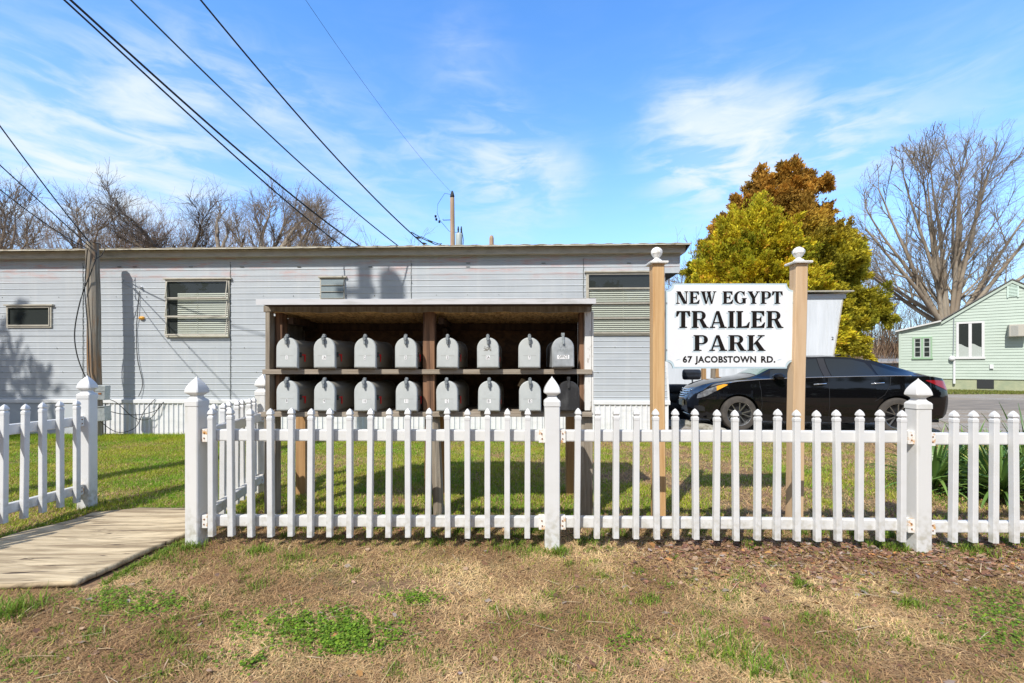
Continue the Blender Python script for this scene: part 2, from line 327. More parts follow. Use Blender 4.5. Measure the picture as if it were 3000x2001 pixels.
M['dirt'] = mat('bare_trodden_soil', (.25, .175, .115), .95, (.19, .13, .085), (9, 9, 9), .35, .65, bump=.006, bscale=(40, 40, 40), rnd=False)

# ---------------------------------------------------------------- grass, straw, leaves (uncountable stuff)
def blades(name, X, Y, L, Wd, t0, t1, col, m, lift=0.0, kind='stuff', label=None, cat='grass', parent=None, Z=None):
    n = len(X); a = rs.rand(n)*2*np.pi; Z = gz(X, Y)+lift if Z is None else Z
    h = np.stack([np.cos(a), np.sin(a)], -1); p = np.stack([-h[:, 1], h[:, 0]], -1)
    B = np.stack([X, Y, Z], -1)
    d1 = np.concatenate([h*np.sin(t0)[:, None], np.cos(t0)[:, None]], 1); d2 = np.concatenate([h*np.sin(t1)[:, None], np.cos(t1)[:, None]], 1)
    Mi = B+d1*(L*.5)[:, None]; Ti = Mi+d2*(L*.5)[:, None]; w = np.concatenate([p, np.zeros((n, 1))], 1)*(Wd*.5)[:, None]
    V = np.stack([B-w, B+w, Mi-w*.8, Mi+w*.8, Ti], 1).reshape(-1, 3); i = (np.arange(n)*5)[:, None]
    T = np.concatenate([i+np.array([[0, 1, 3]]), i+np.array([[0, 3, 2]]), i+np.array([[2, 3, 4]])], 1).reshape(-1, 3)
    o = npmesh(name, V, T, m, np.repeat(col, 5, 0), parent=parent); 
    if kind: tag(o, label, cat, kind=kind)
    return o
def inview(X, Y, mg=.12): return (np.abs(X) < Y*(1.125+mg))
def onplank(X, Y): return (X > -3.62) & (X < -2.38) & (Y > 2.56) & (Y < 3.95)
def soilpatch(X, Y):  # worn bare soil in the foreground
    return np.exp(-(((X+.72)/.42)**2+((Y-2.62)/.16)**2)**1.2)
def mixc(a, b, t): return np.asarray(a)[None]*(1-t[:, None])+np.asarray(b)[None]*t[:, None]
def jit(c, s=.25): return np.clip(c*(1+(rs.rand(len(c), 1)-.5)*2*s)*(1+(rs.rand(len(c), 3)-.5)*.12), 0, 1)
SC = 1.0
def greenness(X, Y):
    lawn = sstep(3.2, 3.9, Y); left = 1-sstep(-.2, 2.6, X)
    n = .6*fbm(X, Y, .8, 21)+.4*fbm(X, Y, .22, 27); g = .22*(1-lawn)+lawn*(.29+.61*left)
    g = g+lawn*.15*sstep(6.8, 7.8, Y)
    return np.clip(g+(n-.5)*2.6, 0, 1)
# short mixed green in the verge, blending the patches
n = int(70000*SC); Y = 1.72+1.7*rs.rand(n); X = (rs.rand(n)*2-1)*Y*1.2; k = (rs.rand(n) < np.clip(fbm(X, Y, .28, 61)*2.6-1.15, 0, 1)*.55) & ~onplank(X, Y); X, Y = X[k], Y[k]; n = len(X)
blades('verge_grass', X, Y, .012+.03*rs.rand(n), .002+.002*rs.rand(n), .3+1.0*rs.rand(n), .7+.9*rs.rand(n), jit(mixc((.40, .38, .06), (.16, .28, .02), rs.rand(n)), .35), M['leaf'], lift=.008, label='thin short green grass mixed through the dry verge')
# dry straw, foreground
n = int(210000*SC); Y = 1.72+1.75*rs.rand(n)**.95; X = (rs.rand(n)*2-1)*Y*1.2
k = (rs.rand(n) > .93*soilpatch(X, Y)) & (rs.rand(n) < .35+1.1*fbm(X, Y, .33, 44)) & ~onplank(X, Y); X, Y = X[k], Y[k]; n = len(X)
L = .02+.05*rs.rand(n)**1.8; pale = fbm(X, Y, .5, 33)
c = jit(mixc((.36, .22, .105), (.80, .58, .30), np.clip(pale*2.4-.85+.6*(rs.rand(n)-.5), 0, 1)), .42)
blades('dry_grass', X, Y, L, .0016+.002*rs.rand(n), 1.0+.55*rs.rand(n), 1.35+.35*rs.rand(n), c, M['straw'], lift=.004+0, label='dry straw coloured grass matting the bare verge before the fence')
# brown thatch in the lawn
n = int(210000*SC); Y = 3.3+4.9*rs.rand(n)**.8; X = (rs.rand(n)*2-1)*Y*1.17
k = ~onplank(X, Y) & ~((X > 3.2) & (Y > 8.0)) & (X < 9); X, Y = X[k], Y[k]; n = len(X)
c = jit(mixc((.36, .22, .10), (.66, .46, .23), rs.rand(n)), .35)
blades('dry_thatch', X, Y, .03+.04*rs.rand(n), .002+.003*rs.rand(n), .8+.6*rs.rand(n), 1.2+.5*rs.rand(n), c, M['straw'], lift=.003, label='brown dead grass showing through the lawn behind the fence')
# green lawn
n = int(560000*SC); Y = 3.25+5.0*rs.rand(n)**.8; X = (rs.rand(n)*2-1)*Y*1.17
gr = greenness(X, Y); k = (rs.rand(n) < gr**1.7*1.3) & ~onplank(X, Y) & ~((X > 3.2) & (Y > 7.9)) & (X < 9); X, Y, gr = X[k], Y[k], gr[k]; n = len(X)
c = jit(mixc((.39, .42, .03), (.17, .36, .01), np.clip(fbm(X, Y, .4, 71)*1.8-.4+.5*(rs.rand(n)-.5), 0, 1)), .35)
L = (.02+.035*rs.rand(n))*(1+.9*sstep(7.4, 8.0, Y))
blades('lawn_grass', X, Y, L, .0025+.003*rs.rand(n), .1+.8*rs.rand(n), .5+.9*rs.rand(n), c, M['leaf'], label='green lawn grass between the picket fence and the trailer')
# green tufts, foreground
pts = []
def tuft(cx, cy, r, n, hgt): pts.append((cx+rs.randn(n)*r, cy+rs.randn(n)*r*.8, np.full(n, hgt)))
for i in range(210):
    y = 1.8+1.65*rs.rand(); x = (rs.rand()*2-1)*y*1.15
    if onplank(x, y) or soilpatch(x, y) > .3: continue
    tuft(x, y, .018+.03*rs.rand(), 60, .03)
for px, py, r, nn, h in ((560,1610,.05,260,.06),(470,1640,.06,160,.05),(860,1640,.07,220,.045),(1480,1600,.07,240,.05),(1560,1620,.08,240,.05),(1280,1590,.05,160,.05),(2110,1885,.07,170,.06),(2170,1930,.07,170,.06),(2230,1970,.05,130,.06),(30,1800,.08,260,.09),(2620,1610,.06,320,.06),(2560,1600,.05,200,.06),(2850,1620,.08,360,.06),(2980,1600,.06,300,.06),(2660,1775,.04,200,.05),(2350,1720,.03,110,.04),(1900,1760,.04,140,.04),(2200,1600,.06,200,.05),(1720,1590,.06,200,.05),(2400,1860,.12,240,.03),(2580,1880,.12,240,.03),(760,1620,.05,200,.05),(1640,1625,.04,220,.06),(220,1480,.12,500,.07),(120,1560,.12,420,.05),(30,1590,.1,300,.05),(420,1500,.1,300,.05)):
    Zp = F*EYE/(py-CY); tuft((px-CX)/F*Zp, Zp, r, nn, h)
for i in range(70):
    yq = 2.6+1.4*rs.rand(); tuft(-2.36+.04*rs.rand() if rs.rand() < .6 else -3.68-.06*rs.rand(), yq, .02, 40, .04)
for i in range(60): tuft(rs.rand()*7-2.2, 3.3+.25*rs.rand(), .03, 60, .07)
X, Y, H = map(np.concatenate, zip(*pts)); k = ~onplank(X, Y); X, Y, H = X[k], Y[k], H[k]; n = len(X)
blades('green_tufts', X, Y, H*(.5+.9*rs.rand(n)), .003+.003*rs.rand(n), .1+.7*rs.rand(n), .5+.9*rs.rand(n), jit(mixc((.22, .29, .03), (.10, .21, .015), rs.rand(n)), .3), M['leaf'], label='green grass tufts scattered over the dry verge')
# clover: small rounded leaves
def discs(name, X, Y, r, col, m, label, cat, zr=.02, tiltmax=.7, lift=.006, sides=6, stretch=1.0, rag=0):
    n = len(X); a = rs.rand(n)*2*np.pi; t = rs.rand(n)*tiltmax; ph = rs.rand(n)*2*np.pi
    nrm = np.stack([np.sin(t)*np.cos(a), np.sin(t)*np.sin(a), np.cos(t)], -1)
    u = np.cross(nrm, np.array([[.3, .9, .1]])); u /= np.linalg.norm(u, axis=1)[:, None]; v = np.cross(nrm, u)
    C = np.stack([X, Y, gz(X, Y)+lift+zr*rs.rand(n)], -1); rings = []
    for j in range(sides):
        th = ph+2*np.pi*j/sides; rr = r*(1-rag*rs.rand(n)); rings.append(C+u*(np.cos(th)*rr*stretch)[:, None]+v*(np.sin(th)*rr)[:, None]+nrm*((rs.rand(n)-.3)*rag*r*.8)[:, None])
    V = np.stack([C+nrm*(r*.12)[:, None]]+rings, 1).reshape(-1, 3); i = (np.arange(n)*(sides+1))[:, None]
    T = np.concatenate([i+np.array([[0, 1+j, 1+(j+1) % sides]]) for j in range(sides)], 1).reshape(-1, 3)
    return tag(npmesh(name, V, T, m, np.repeat(col, sides+1, 0)), label, cat, kind='stuff')
P = []
for px, py, sx, sy, n in ((430,1775,75,18,1300),(350,1800,70,18,400),(900,1840,120,30,3800),(1040,1860,80,32,2300),(1020,1890,60,16,900),(1215,1760,45,14,900),(1000,1800,40,12,350),(720,1940,35,14,500),(2870,1800,70,28,700),(2960,1850,60,35,1100),(2920,1760,60,16,300),(300,1745,40,12,350),(250,1770,60,15,250),(560,1880,200,60,120),(1700,1950,250,50,150),(1400,1850,120,50,160),(1840,1890,45,18,220),(60,1990,60,20,120)):
    x = px+rs.randn(n)*sx; y = np.clip(py+rs.randn(n)*sy, 1560, 2030); q = fbm(x, y, 26, 3); ok = (q > .44) | (rs.rand(n) < .08); Zp = F*EYE/(y-CY); P.append(np.stack([(x-CX)/F*Zp, Zp], -1)[ok])
P = np.concatenate(P); n = len(P)
discs('clover', P[:, 0], P[:, 1], .003+.004*rs.rand(n), jit(mixc((.09, .19, .015), (.22, .34, .03), rs.rand(n)), .35), M['leaf'], 'bright green clover patches creeping over the dry verge', 'clover', zr=.025)
# leaf litter
Ls = []
n = 5200; x = 1750+1300*rs.rand(n)**.9; y = 1585+np.abs(rs.randn(n))*62; ok = rs.rand(n) < sstep(1700, 2150, x); Zp = F*EYE/(y-CY); Ls.append(np.stack([(x-CX)/F*Zp, Zp], -1)[ok])
n = 500; Zp = 1.75+1.6*rs.rand(n); Ls.append(np.stack([(rs.rand(n)*2-1)*Zp*1.15, Zp], -1))
n = 900; Zp = 3.3+.5*rs.rand(n); Ls.append(np.stack([rs.rand(n)*6-2.0, Zp], -1))
P = np.concatenate(Ls); P = P[~onplank(P[:, 0], P[:, 1])]; n = len(P)
pal = np.array([(.22, .11, .065), (.30, .17, .10), (.17, .085, .06), (.36, .25, .17), (.30, .24, .20), (.40, .20, .07), (.14, .085, .07)])
discs('leaf_litter', P[:, 0], P[:, 1], .007+.013*rs.rand(n)**1.5, jit(pal[rs.choice(7, n, p=[.25, .2, .2, .12, .1, .05, .08])], .25), M['litter'], 'brown fallen leaves drifted along the foot of the fence', 'leaves', zr=.014, tiltmax=.8, sides=6, stretch=1.5, rag=.65)
# longer loose stalks
n = 200; Y = 1.75+1.5*rs.rand(n); X = (rs.rand(n)*2-1)*Y*1.12; k = ~onplank(X, Y); X, Y = X[k], Y[k]; n = len(X)
blades('loose_stalks', X, Y, .08+.14*rs.rand(n)**2, .002+.003*rs.rand(n), 1.40+.1*rs.rand(n), 1.5+.15*rs.rand(n), jit(mixc((.50, .38, .22), (.60, .50, .34), rs.rand(n)), .2), M['straw'], lift=.016, label='long pale dry stalks lying loose on the verge', cat='straw')
# far ground cover beside the green house
n = 60000; Y = 20.5+4*rs.rand(n); X = 17+16*rs.rand(n); k = rs.rand(n) < .9*fbm(X, Y, 1.5, 4)+.1; X, Y = X[k], Y[k]; n = len(X)
blades('verge_grass', X, Y, .07+.06*rs.rand(n), .014+.01*rs.rand(n), .1+.6*rs.rand(n), .4+.8*rs.rand(n), jit(mixc((.26, .24, .06), (.14, .20, .03), rs.rand(n)), .3), M['leaf'], label='grass strip along the foundation of the green house')

# ---------------------------------------------------------------- plank walkway
bx = MB(); nxp, nyp = 40, 46
pw = mat('weathered_plank', (.64, .52, .34), .85, (.30, .225, .135), (1.3, 11, 5), .38, .60, col3=(.075, .05, .03), n3=(2.4, 30, 3), l3=.58, h3=.645, bump=.012, bscale=(2.2, 40, 5), dist=1.0, rnd=False, detail=9)
X, Y = np.meshgrid(np.linspace(0, 1, nxp), np.linspace(0, 1, nyp))
yy = 2.575+1.375*Y; left = -3.62+.02*np.sin(yy*9)+.30*sstep(3.78, 3.96, yy)+.10*sstep(3.3, 3.75, yy); right = -2.475+.075*np.clip((yy-2.575)/.75, 0, 1)+.006*np.sin(yy*14)+.003*np.sin(yy*61)
xx = left+(right-left)*X; yy2 = yy+.012*np.sin(xx*7)*(1-Y); zz = .032+.008*np.sin(xx*3+1)+.005*np.sin(yy*5)
top = np.stack([xx, yy2, zz], -1).reshape(-1, 3); bot = top-np.array([0, 0, .030]); ii = np.arange(nxp*nyp).reshape(nyp, nxp)
q = np.stack([ii[:-1, :-1], ii[:-1, 1:], ii[1:, 1:], ii[1:, :-1]], -1).reshape(-1, 4); off = nxp*nyp
edge = np.concatenate([ii[0, :], ii[1:, -1], ii[-1, ::-1][1:], ii[::-1, 0][1:]]); sd = np.stack([edge[1:], edge[:-1], edge[:-1]+off, edge[1:]+off], -1)
tag(npmesh('plank_walkway', np.concatenate([top, bot]), np.concatenate([q, q[:, ::-1]+off, sd]), pw), 'weathered wooden boards laid flat as a walkway between the two gate posts', 'walkway')

# ---------------------------------------------------------------- white vinyl picket fences
def sq(h, z, c=.18):  # chamfered square ring
    a = h*(1-c); return [(-a, -h, z), (a, -h, z), (h, -a, z), (h, a, z), (a, h, z), (-a, h, z), (-h, a, z), (-h, -a, z)]
def loftsq(prof, c=.14):
    m = MB(); m.loft([sq(max(h, .0006), z, c) for z, h in prof]); return m
PH = .019
def picket_mesh(top=.967, bot=.082):
    t = top; return loftsq([(bot, PH), (t-.078, PH), (t-.078, PH+.0018), (t-.060, PH+.0018), (t-.052, PH-.004), (t-.046, PH-.004), (t-.040, PH+.002), (t-.036, PH+.002), (t-.024, PH*.96), (t-.014, PH*.68), (t-.005, PH*.32), (t, .0006)])
def post_meshes(parent, c=.12, name='post', m=None, loc=(0, 0, 0), rz=0, bury=.1):
    h = .051; p = loftsq([(-bury, h), (.985, h)], c).build('post', m or M['vinyl'], parent, loc=loc, rot=(0, 0, rz))
    loftsq([(.980, h+.004), (1.012, h+.004), (1.022, h-.002), (1.032, h-.014), (1.042, h-.020), (1.050, h-.021), (1.056, h-.017), (1.066, h-.004), (1.070, h+.003), (1.076, h+.0045), (1.090, h+.0025), (1.106, h-.002), (1.122, h-.009), (1.138, h-.018), (1.153, h-.028), (1.166, h-.038), (1.176, h-.046), (1.185, .001)], c).build('post_cap', m or M['vinyl'], p)
    return p
picket_src = None
def pickets(parent, locs, rz=0, dz=0, m=None):
    global picket_src
    me = None
    for i, (x, y) in enumerate(locs):
        if picket_src is None:
            o = picket_mesh().build('picket', M['vinyl'], parent); picket_src = o.data
        else:
            o = bpy.data.objects.new('picket', picket_src); COL.objects.link(o); o.parent = parent
        s = random.uniform(-1, 1); o.location = (x, y, .004*s+dz); o.rotation_euler = (R(.5*random.uniform(-1, 1)), R(.55*random.uniform(-1, 1)), rz+R(2.5*s))
        ins = MB().box(-.0145, .0145, -.0145, .0145, .079, .0815).build('hollow_end', M['dark'], o) if False else None
def rail(parent, p0, p1, z0, z1, d=.044, m=None):
    p0 = Vector((*p0, 0)); p1 = Vector((*p1, 0)); L = (p1-p0).length; a = math.atan2(p1.y-p0.y, p1.x-p0.x)
    o = MB().box(0, L, -d/2, d/2, z0, z1).build('rail', m or M['vinyl'], parent, bevel=.009, loc=p0, rot=(0, 0, a)); return o
def bracket(parent, x, y, z, w=.042, rz=0, h=.09, m=None):
    b = MB().box(-w/2, w/2, -.030, .028, z-h/2, z+h/2).build('rail_bracket', m or M['rustplate'], parent, bevel=.002, loc=(x, y, 0), rot=(0, 0, rz))
    for dz in (-.018, .017):
        MB().tube([(random.uniform(-.005, .005), -.034, z+dz), (0, -.0295, z+dz)], .0048, 8).build('screw', M['rust'], b)
random.seed(3)
def X3(px, Z): return (px-CX)/F*Z
front = empty('picket_fence', (0, 3.14, 0), 0, 'long white picket fence across the front with three tall capped posts', 'fence')
fy = 3.16
def fp(px): # front-fence line: picket plane at Y about 3.13, a hair closer to the right
    k = (px-CX)/F; Z = 3.155/(1+.017*k); return k*Z, Z-3.14
pF = [632,689,746,803,861,917,973,1031,1088,1143,1200,1257,1315,1372,1429,1486,1544]
pG = [1687,1745,1800,1858,1919,1974,2032,2089.5,2148,2209,2265,2324,2383,2443.5,2504,2565.5,2627]
pH = [2775,2834,2893.5,2954,3013,3072,3131]
for px in pF+pG+pH:
    x, y = fp(px)
    drop = -.012*max(0, (px-1700)/1300)
    pickets(front, [(x, y-.028-.01)], 0, drop)
posts = [(577, 3.19), (1617, 3.16), (2690, 3.10), (3730, 3.08)]
for i, (px, Z) in enumerate(posts):
    x = X3(px, Z); post_meshes(front, loc=(x, Z-3.14, -.012 if i == 2 else 0), rz=R(-9) if i == 0 else 0, m=M['vinyl_dirty'] if i != 1 else M['vinyl'])
for (a, b) in zip(posts[:-1], posts[1:]):
    xa, xb = X3(*a)+.05, X3(*b)-.05
    for z0, z1 in ((.733, .814), (.136, .214)):
        da = -.0 if a[0] < 2000 else -.012; rail(front, (xa, a[1]-3.14+.006), (xb, b[1]-3.14+.006), z0+da, z1+da)
        for x, yy in ((xa+.021, a[1]-3.14), (xb-.021, b[1]-3.14)): bracket(front, x, yy+.0, (z0+z1)/2+da)
# side return behind the corner post
ret = empty('picket_fence', (0, 3.14, 0), 0, 'short white picket side fence running back from the gate post beside the mailboxes', 'fence')
A = Vector((X3(577, 3.19)+.02, 3.24)); B = Vector((X3(770, 4.38), 4.38)); dv = (B-A); rz = math.atan2(dv.y, dv.x)
for t in np.arange(.13, dv.length-.08, .132):
    p = A+dv.normalized()*t; nn = Vector((-dv.y, dv.x)).normalized()*.042
    pickets(ret, [(p.x+nn.x, p.y-3.14+nn.y)], rz)
for z0, z1 in ((.733, .814), (.150, .228)):
    rail(ret, (A.x, A.y-3.14), (B.x, B.y-3.14), z0, z1, m=M['vinyl_dirty'])
    p = B-dv.normalized()*.07; bracket(ret, p.x, p.y-3.14, (z0+z1)/2, rz=rz+R(180))
post_meshes(ret, loc=(B.x, B.y-3.14, 0), m=M['vinyl_dirty'])
# left fence beyond the gate gap
lf = empty('picket_fence', (-3.8, 4.04, 0), 0, 'white picket side fence at the left edge ending in a capped gate post', 'fence')
pA = Vector((-3.79, 4.06)); pB = Vector((-3.93, 2.0)); dv = pB-pA; rz = math.atan2(-dv.y, -dv.x)
post_meshes(lf, loc=(pA.x+3.8, pA.y-4.04, -.01), rz=R(8), m=M['vinyl'])
for i in range(14):
    p = pA+dv.normalized()*(.13+.134*i); nn = Vector((dv.y, -dv.x)).normalized()
    if nn.x < 0: nn = -nn
    pickets(lf, [(p.x+3.8+nn.x*.042, p.y-4.04+nn.y*.042)], rz)
for z0, z1 in ((.733, .814), (.136, .214)):
    q = pA+dv.normalized()*.05; rail(lf, (q.x+3.8, q.y-4.04), (pB.x+3.8, pB.y-4.04), z0, z1)
    q = pA+dv.normalized()*.075; bracket(lf, q.x+3.8, q.y-4.04, (z0+z1)/2, rz=rz)

# ---------------------------------------------------------------- mailbox shelter
sh = empty('mailbox_shelter', (-.66, 3.62, 0), 0, 'weathered wooden two-shelf shelter holding rows of mailboxes under a white edged roof', 'mailbox shelter')
ox, oy = -.66, 3.62
def sb(name, m, x0, x1, y0, y1, z0, z1, bevel=.003, mbx=None): return MB().box(x0-ox, x1-ox, y0-oy, y1-oy, z0, z1).build(name, m, sh, bevel=bevel)
def wob(name, m, pts, r, seg=7, par=sh, jitter=.004):
    return None
xl, xr = -1.955, .628
# front posts (ground to eave), back posts
sb('post', M['greyw'], -1.975, -1.885, 3.625, 3.715, -.1, .855)
sb('post', M['brownw'], -1.905, -1.848, 3.66, 3.75, .90, 1.70)
sb('post', M['brownw'], X3(1240, 3.64), X3(1274, 3.64), 3.625, 3.715, .90, 1.70)
p = MB().tube([(-.585, 3.67, -.1), (-.60, 3.665, .3), (-.625, 3.66, .86)], .045, 8).build('post', M['greyw'], sh); p.location = (-ox, -oy, 0)
sb('post', M['brownw'], -.70, -.655, 3.64, 3.72, -.1, .855)
sb('post', M['brownw'], X3(1697, 3.66), X3(1713, 3.66), 3.65, 3.74, .90, 1.70)
sb('post', M['greyw'], X3(1700, 3.62), X3(1737, 3.62), 3.625, 3.72, -.1, .855)
for x in (-1.96, -.66, .55): sb('post', M['tanw'], x-.045, x+.045, 4.215, 4.305, -.1, 1.60)
# side boards, trims
sb('side_trim', M['greyw'], X3(777, 3.585), X3(790, 3.585), 3.585, 3.65, .905, 1.70)
sb('side_panel', M['greyw'], X3(790, 3.65), X3(802, 3.65), 3.651, 4.21, .905, 1.66)
sb('side_trim', M['whitep'], X3(1713.5, 3.60), X3(1733, 3.60), 3.60, 3.65, .905, 1.69)
sb('side_panel', M['whitep'], X3(1734, 3.60), X3(1739, 3.60), 3.598, 4.30, .87, 1.69)
sb('shelf', M['shelfw'], xl-.01, xr+.005, 3.578, 4.20, 1.193, 1.231)
sb('shelf', M['shelfw'], xl-.02, xr+.005, 3.578, 4.20, .857, .895)
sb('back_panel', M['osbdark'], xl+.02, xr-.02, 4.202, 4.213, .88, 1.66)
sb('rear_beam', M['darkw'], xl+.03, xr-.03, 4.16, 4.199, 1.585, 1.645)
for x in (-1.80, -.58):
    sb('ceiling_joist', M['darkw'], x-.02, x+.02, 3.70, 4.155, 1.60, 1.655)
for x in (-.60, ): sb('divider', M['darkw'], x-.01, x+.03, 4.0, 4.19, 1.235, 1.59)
for x0 in (-1.84, -.57): sb('shelf_cleat', M['darkw'], x0, x0+.04, 4.10, 4.19, .9, 1.19)
fa = MB(); n = 30   # fascia with a ragged lower edge
for i in range(n):
    x0 = xl+(xr-xl)*i/n-ox; x1 = xl+(xr-xl)*(i+1)/n-ox; w0 = .004*math.sin(i*2.1)+.003*math.sin(i*.9); w1 = .004*math.sin((i+1)*2.1)+.003*math.sin((i+1)*.9)
    fa.hexa([(x0, -.04, 1.684+w0), (x1, -.04, 1.684+w1), (x1, -.003, 1.684+w1), (x0, -.003, 1.684+w0), (x0, -.04, 1.731), (x1, -.04, 1.731), (x1, -.003, 1.731), (x0, -.003, 1.731)])
fa.build('fascia', M['greyw'], sh)
c = MB(); c.hexa([(xl+.02-ox, .0, 1.688), (xr-.03-ox, .0, 1.688), (xr-.03-ox, .60, 1.648), (xl+.02-ox, .60, 1.648), (xl+.02-ox, .0, 1.700), (xr-.03-ox, .0, 1.700), (xr-.03-ox, .60, 1.660), (xl+.02-ox, .60, 1.660)]); c.build('ceiling_board', M['osb'], sh)
r = MB(); XL, XR = X3(754, 3.42), X3(1743, 3.42)
r.hexa([(XL-ox, -.20, 1.7325), (XR-ox, -.20, 1.738), (XR-ox, .74, 1.670), (XL-ox, .74, 1.670), (XL-ox, -.20, 1.748), (XR-ox, -.20, 1.752), (XR-ox, .74, 1.688), (XL-ox, .74, 1.688)]); r.build('roof_board', M['darkw'], sh)
r = MB()
r.hexa([(XL-.006-ox, -.21, 1.716), (XR+.006-ox, -.21, 1.724), (XR+.006-ox, -.202, 1.724), (XL-.006-ox, -.202, 1.716), (XL-.006-ox, -.21, 1.757), (XR+.006-ox, -.21, 1.764), (XR+.006-ox, -.202, 1.764), (XL-.006-ox, -.202, 1.757)])
r.hexa([(XL-.006-ox, -.202, 1.7515), (XR+.006-ox, -.202, 1.7585), (XR+.006-ox, .75, 1.693), (XL-.006-ox, .75, 1.691), (XL-.006-ox, -.202, 1.757), (XR+.006-ox, -.202, 1.764), (XR+.006-ox, .75, 1.698), (XL-.006-ox, .75, 1.696)])
r.build('roof_sheet', M['roofw'], sh)
# right eave shadow-catching soffit
# ---------------------------------------------------------------- mailboxes
def arch(w, h, n=14, z0=0):  # outline counter-clockwise from bottom right
    r = w/2; pts = [(w/2, z0)]
    for i in range(n+1):
        a = math.pi*i/n; pts.append((r*math.cos(a), h-r+r*math.sin(a)*1.0))
    pts.append((-w/2, z0)); return pts
def ring3(p, y): return [(x, y, z) for x, z in p]
def make_mailbox(style='grey', label='', open_gap=0):
    bm_, dm, lm = {'grey': (M['mbody'], M['mbox'], M['latch']), 'metal': (M['mmetal'], M['mmetal'], M['galv']), 'dark': (M['mdark'], M['mdark'], M['mdark'])}[style]
    r = empty('mailbox', label=label, cat='mailbox', group='mailboxes standing in two rows in the shelter')
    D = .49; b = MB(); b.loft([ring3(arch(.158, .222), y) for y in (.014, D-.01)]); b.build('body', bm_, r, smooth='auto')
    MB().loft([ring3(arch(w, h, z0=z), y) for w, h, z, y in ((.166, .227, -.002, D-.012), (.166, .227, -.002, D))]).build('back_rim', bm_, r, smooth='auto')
    d = MB(); d.loft([ring3(arch(w, h, z0=z), y) for w, h, z, y in ((.150, .2205, .010, -.004), (.160, .2265, .004, -.0035), (.170, .2315, -.004, .002), (.172, .2325, -.006, .006), (.172, .2325, -.006, .020))]); dd = d.build('door', dm, r, smooth='auto')
    if style == 'grey':  # faint horizontal moulding lines
        for z in (.090, .088-.012): MB().box(-.052, .052, -.0048, -.004, z, z+.0012).build('door_crease', M['mbody'], dd) if z > .08 else None
    if style == 'metal':
        for t in ('U.S.', 'MAIL'): text('embossed_letters', t, .034, M['galv'], dd, (0, -.0052, .160 if t == 'U.S.' else .128), fat=0, sx=1.25)
    l = MB(); k = 10
    def cap(z0, z1, w, y0, y1):
        o = [(w*math.cos(math.pi*i/k), z1-w+w*math.sin(math.pi*i/k)) for i in range(k+1)]+[(w*math.cos(math.pi+math.pi*i/k), z0+w+w*math.sin(math.pi+math.pi*i/k)) for i in range(k+1)]
        return l.prism(o, y0, y1)
    if style == 'grey':
        cap(.226, .258, .0125, -.010, .014); cap(.206, .240, .0115, -.030, -.0101); cap(.176, .214, .0075, -.026, -.0042)
    else:
        l.box(-.010, .010, -.012, -.004, .186, .258); l.box(-.012, .012, -.014, .016, .240, .262); l.box(-.008, .008, -.020, -.0121, .176, .20)
    l.build('latch', lm, r, bevel=.0015)
    if style == 'grey':
        MB().box(.0792, .091, .035, .058, .080, .118).build('flag_bracket', M['bracket'], r, bevel=.002)
        MB().prism([(.0, .104), (.0, .095), (.052, .093), (.054, .045), (.068, .045), (.070, .104)], -.002, .002).build('flag', M['flag'], r, loc=(.085, .055, 0), rot=(0, 0, R(90)), bevel=.001)
    MB().box(-.070, .070, .03, D-.03, -.016, -.004).build('mounting_board', M['shelfw'], r)
    return r
def stickers(r, s, zc, cond=.9):
    n = len(s); w = .0155; dr = [c for c in r.children if c.name.startswith('door')][0]
    p = MB().box(-w*n/2, w*n/2, -.0058, -.0044, zc-.015, zc+.015).build('number_sticker', M['sticker'], r)
    text('number', s, .0325, M['ink'], p, (0, -.0062, zc), sx=.62, fat=.0006, spacing=1.15 if n > 1 else 1)
ZD = 3.53
names_up = ['1', '1A', '2', '3', '5', '5A', '7', 'OFFICE']; names_lo = ['8', '9', '10', '11', '12', 'B1', 'B2', '']
cu = [700+.2615*v for v in ((415+660)/2, (835+1083)/2, (1290+1537)/2, (1747+1995)/2)]+[1200+.2615*v for v in (424, 880, 1342, 1722)]
cl = [700+.2615*v for v in (541, 958, 1411, 1877)]+[1200+.2615*v for v in (421, 889, 1351, 1778)]
proto = make_mailbox('grey'); first = True
descr_up = ['grey mailbox numbered 1 at the left end of the upper shelf', 'grey mailbox numbered 1A, second on the upper shelf with red flag', 'grey mailbox numbered 2 on the upper shelf', 'grey mailbox numbered 3 just left of the middle post, upper shelf', 'grey mailbox numbered 5 just right of the middle post, upper shelf', 'grey mailbox numbered 5A with a worn sticker patch on its door', 'grey mailbox numbered 7 beside the office mailbox', 'shiny galvanised metal mailbox lettered OFFICE on the upper shelf']
descr_lo = ['grey mailbox numbered 8 at the left end of the lower shelf', 'grey mailbox numbered 9 with stained side on the lower shelf', 'grey mailbox numbered 10 on the lower shelf', 'grey mailbox numbered 11 just left of the middle post, lower shelf', 'grey mailbox numbered 12 just right of the middle post, lower shelf', 'grey mailbox numbered B1 on the lower shelf', 'grey mailbox numbered B2 with cardboard behind it', 'unnumbered blackened metal mailbox behind the tall fence post, lower shelf']
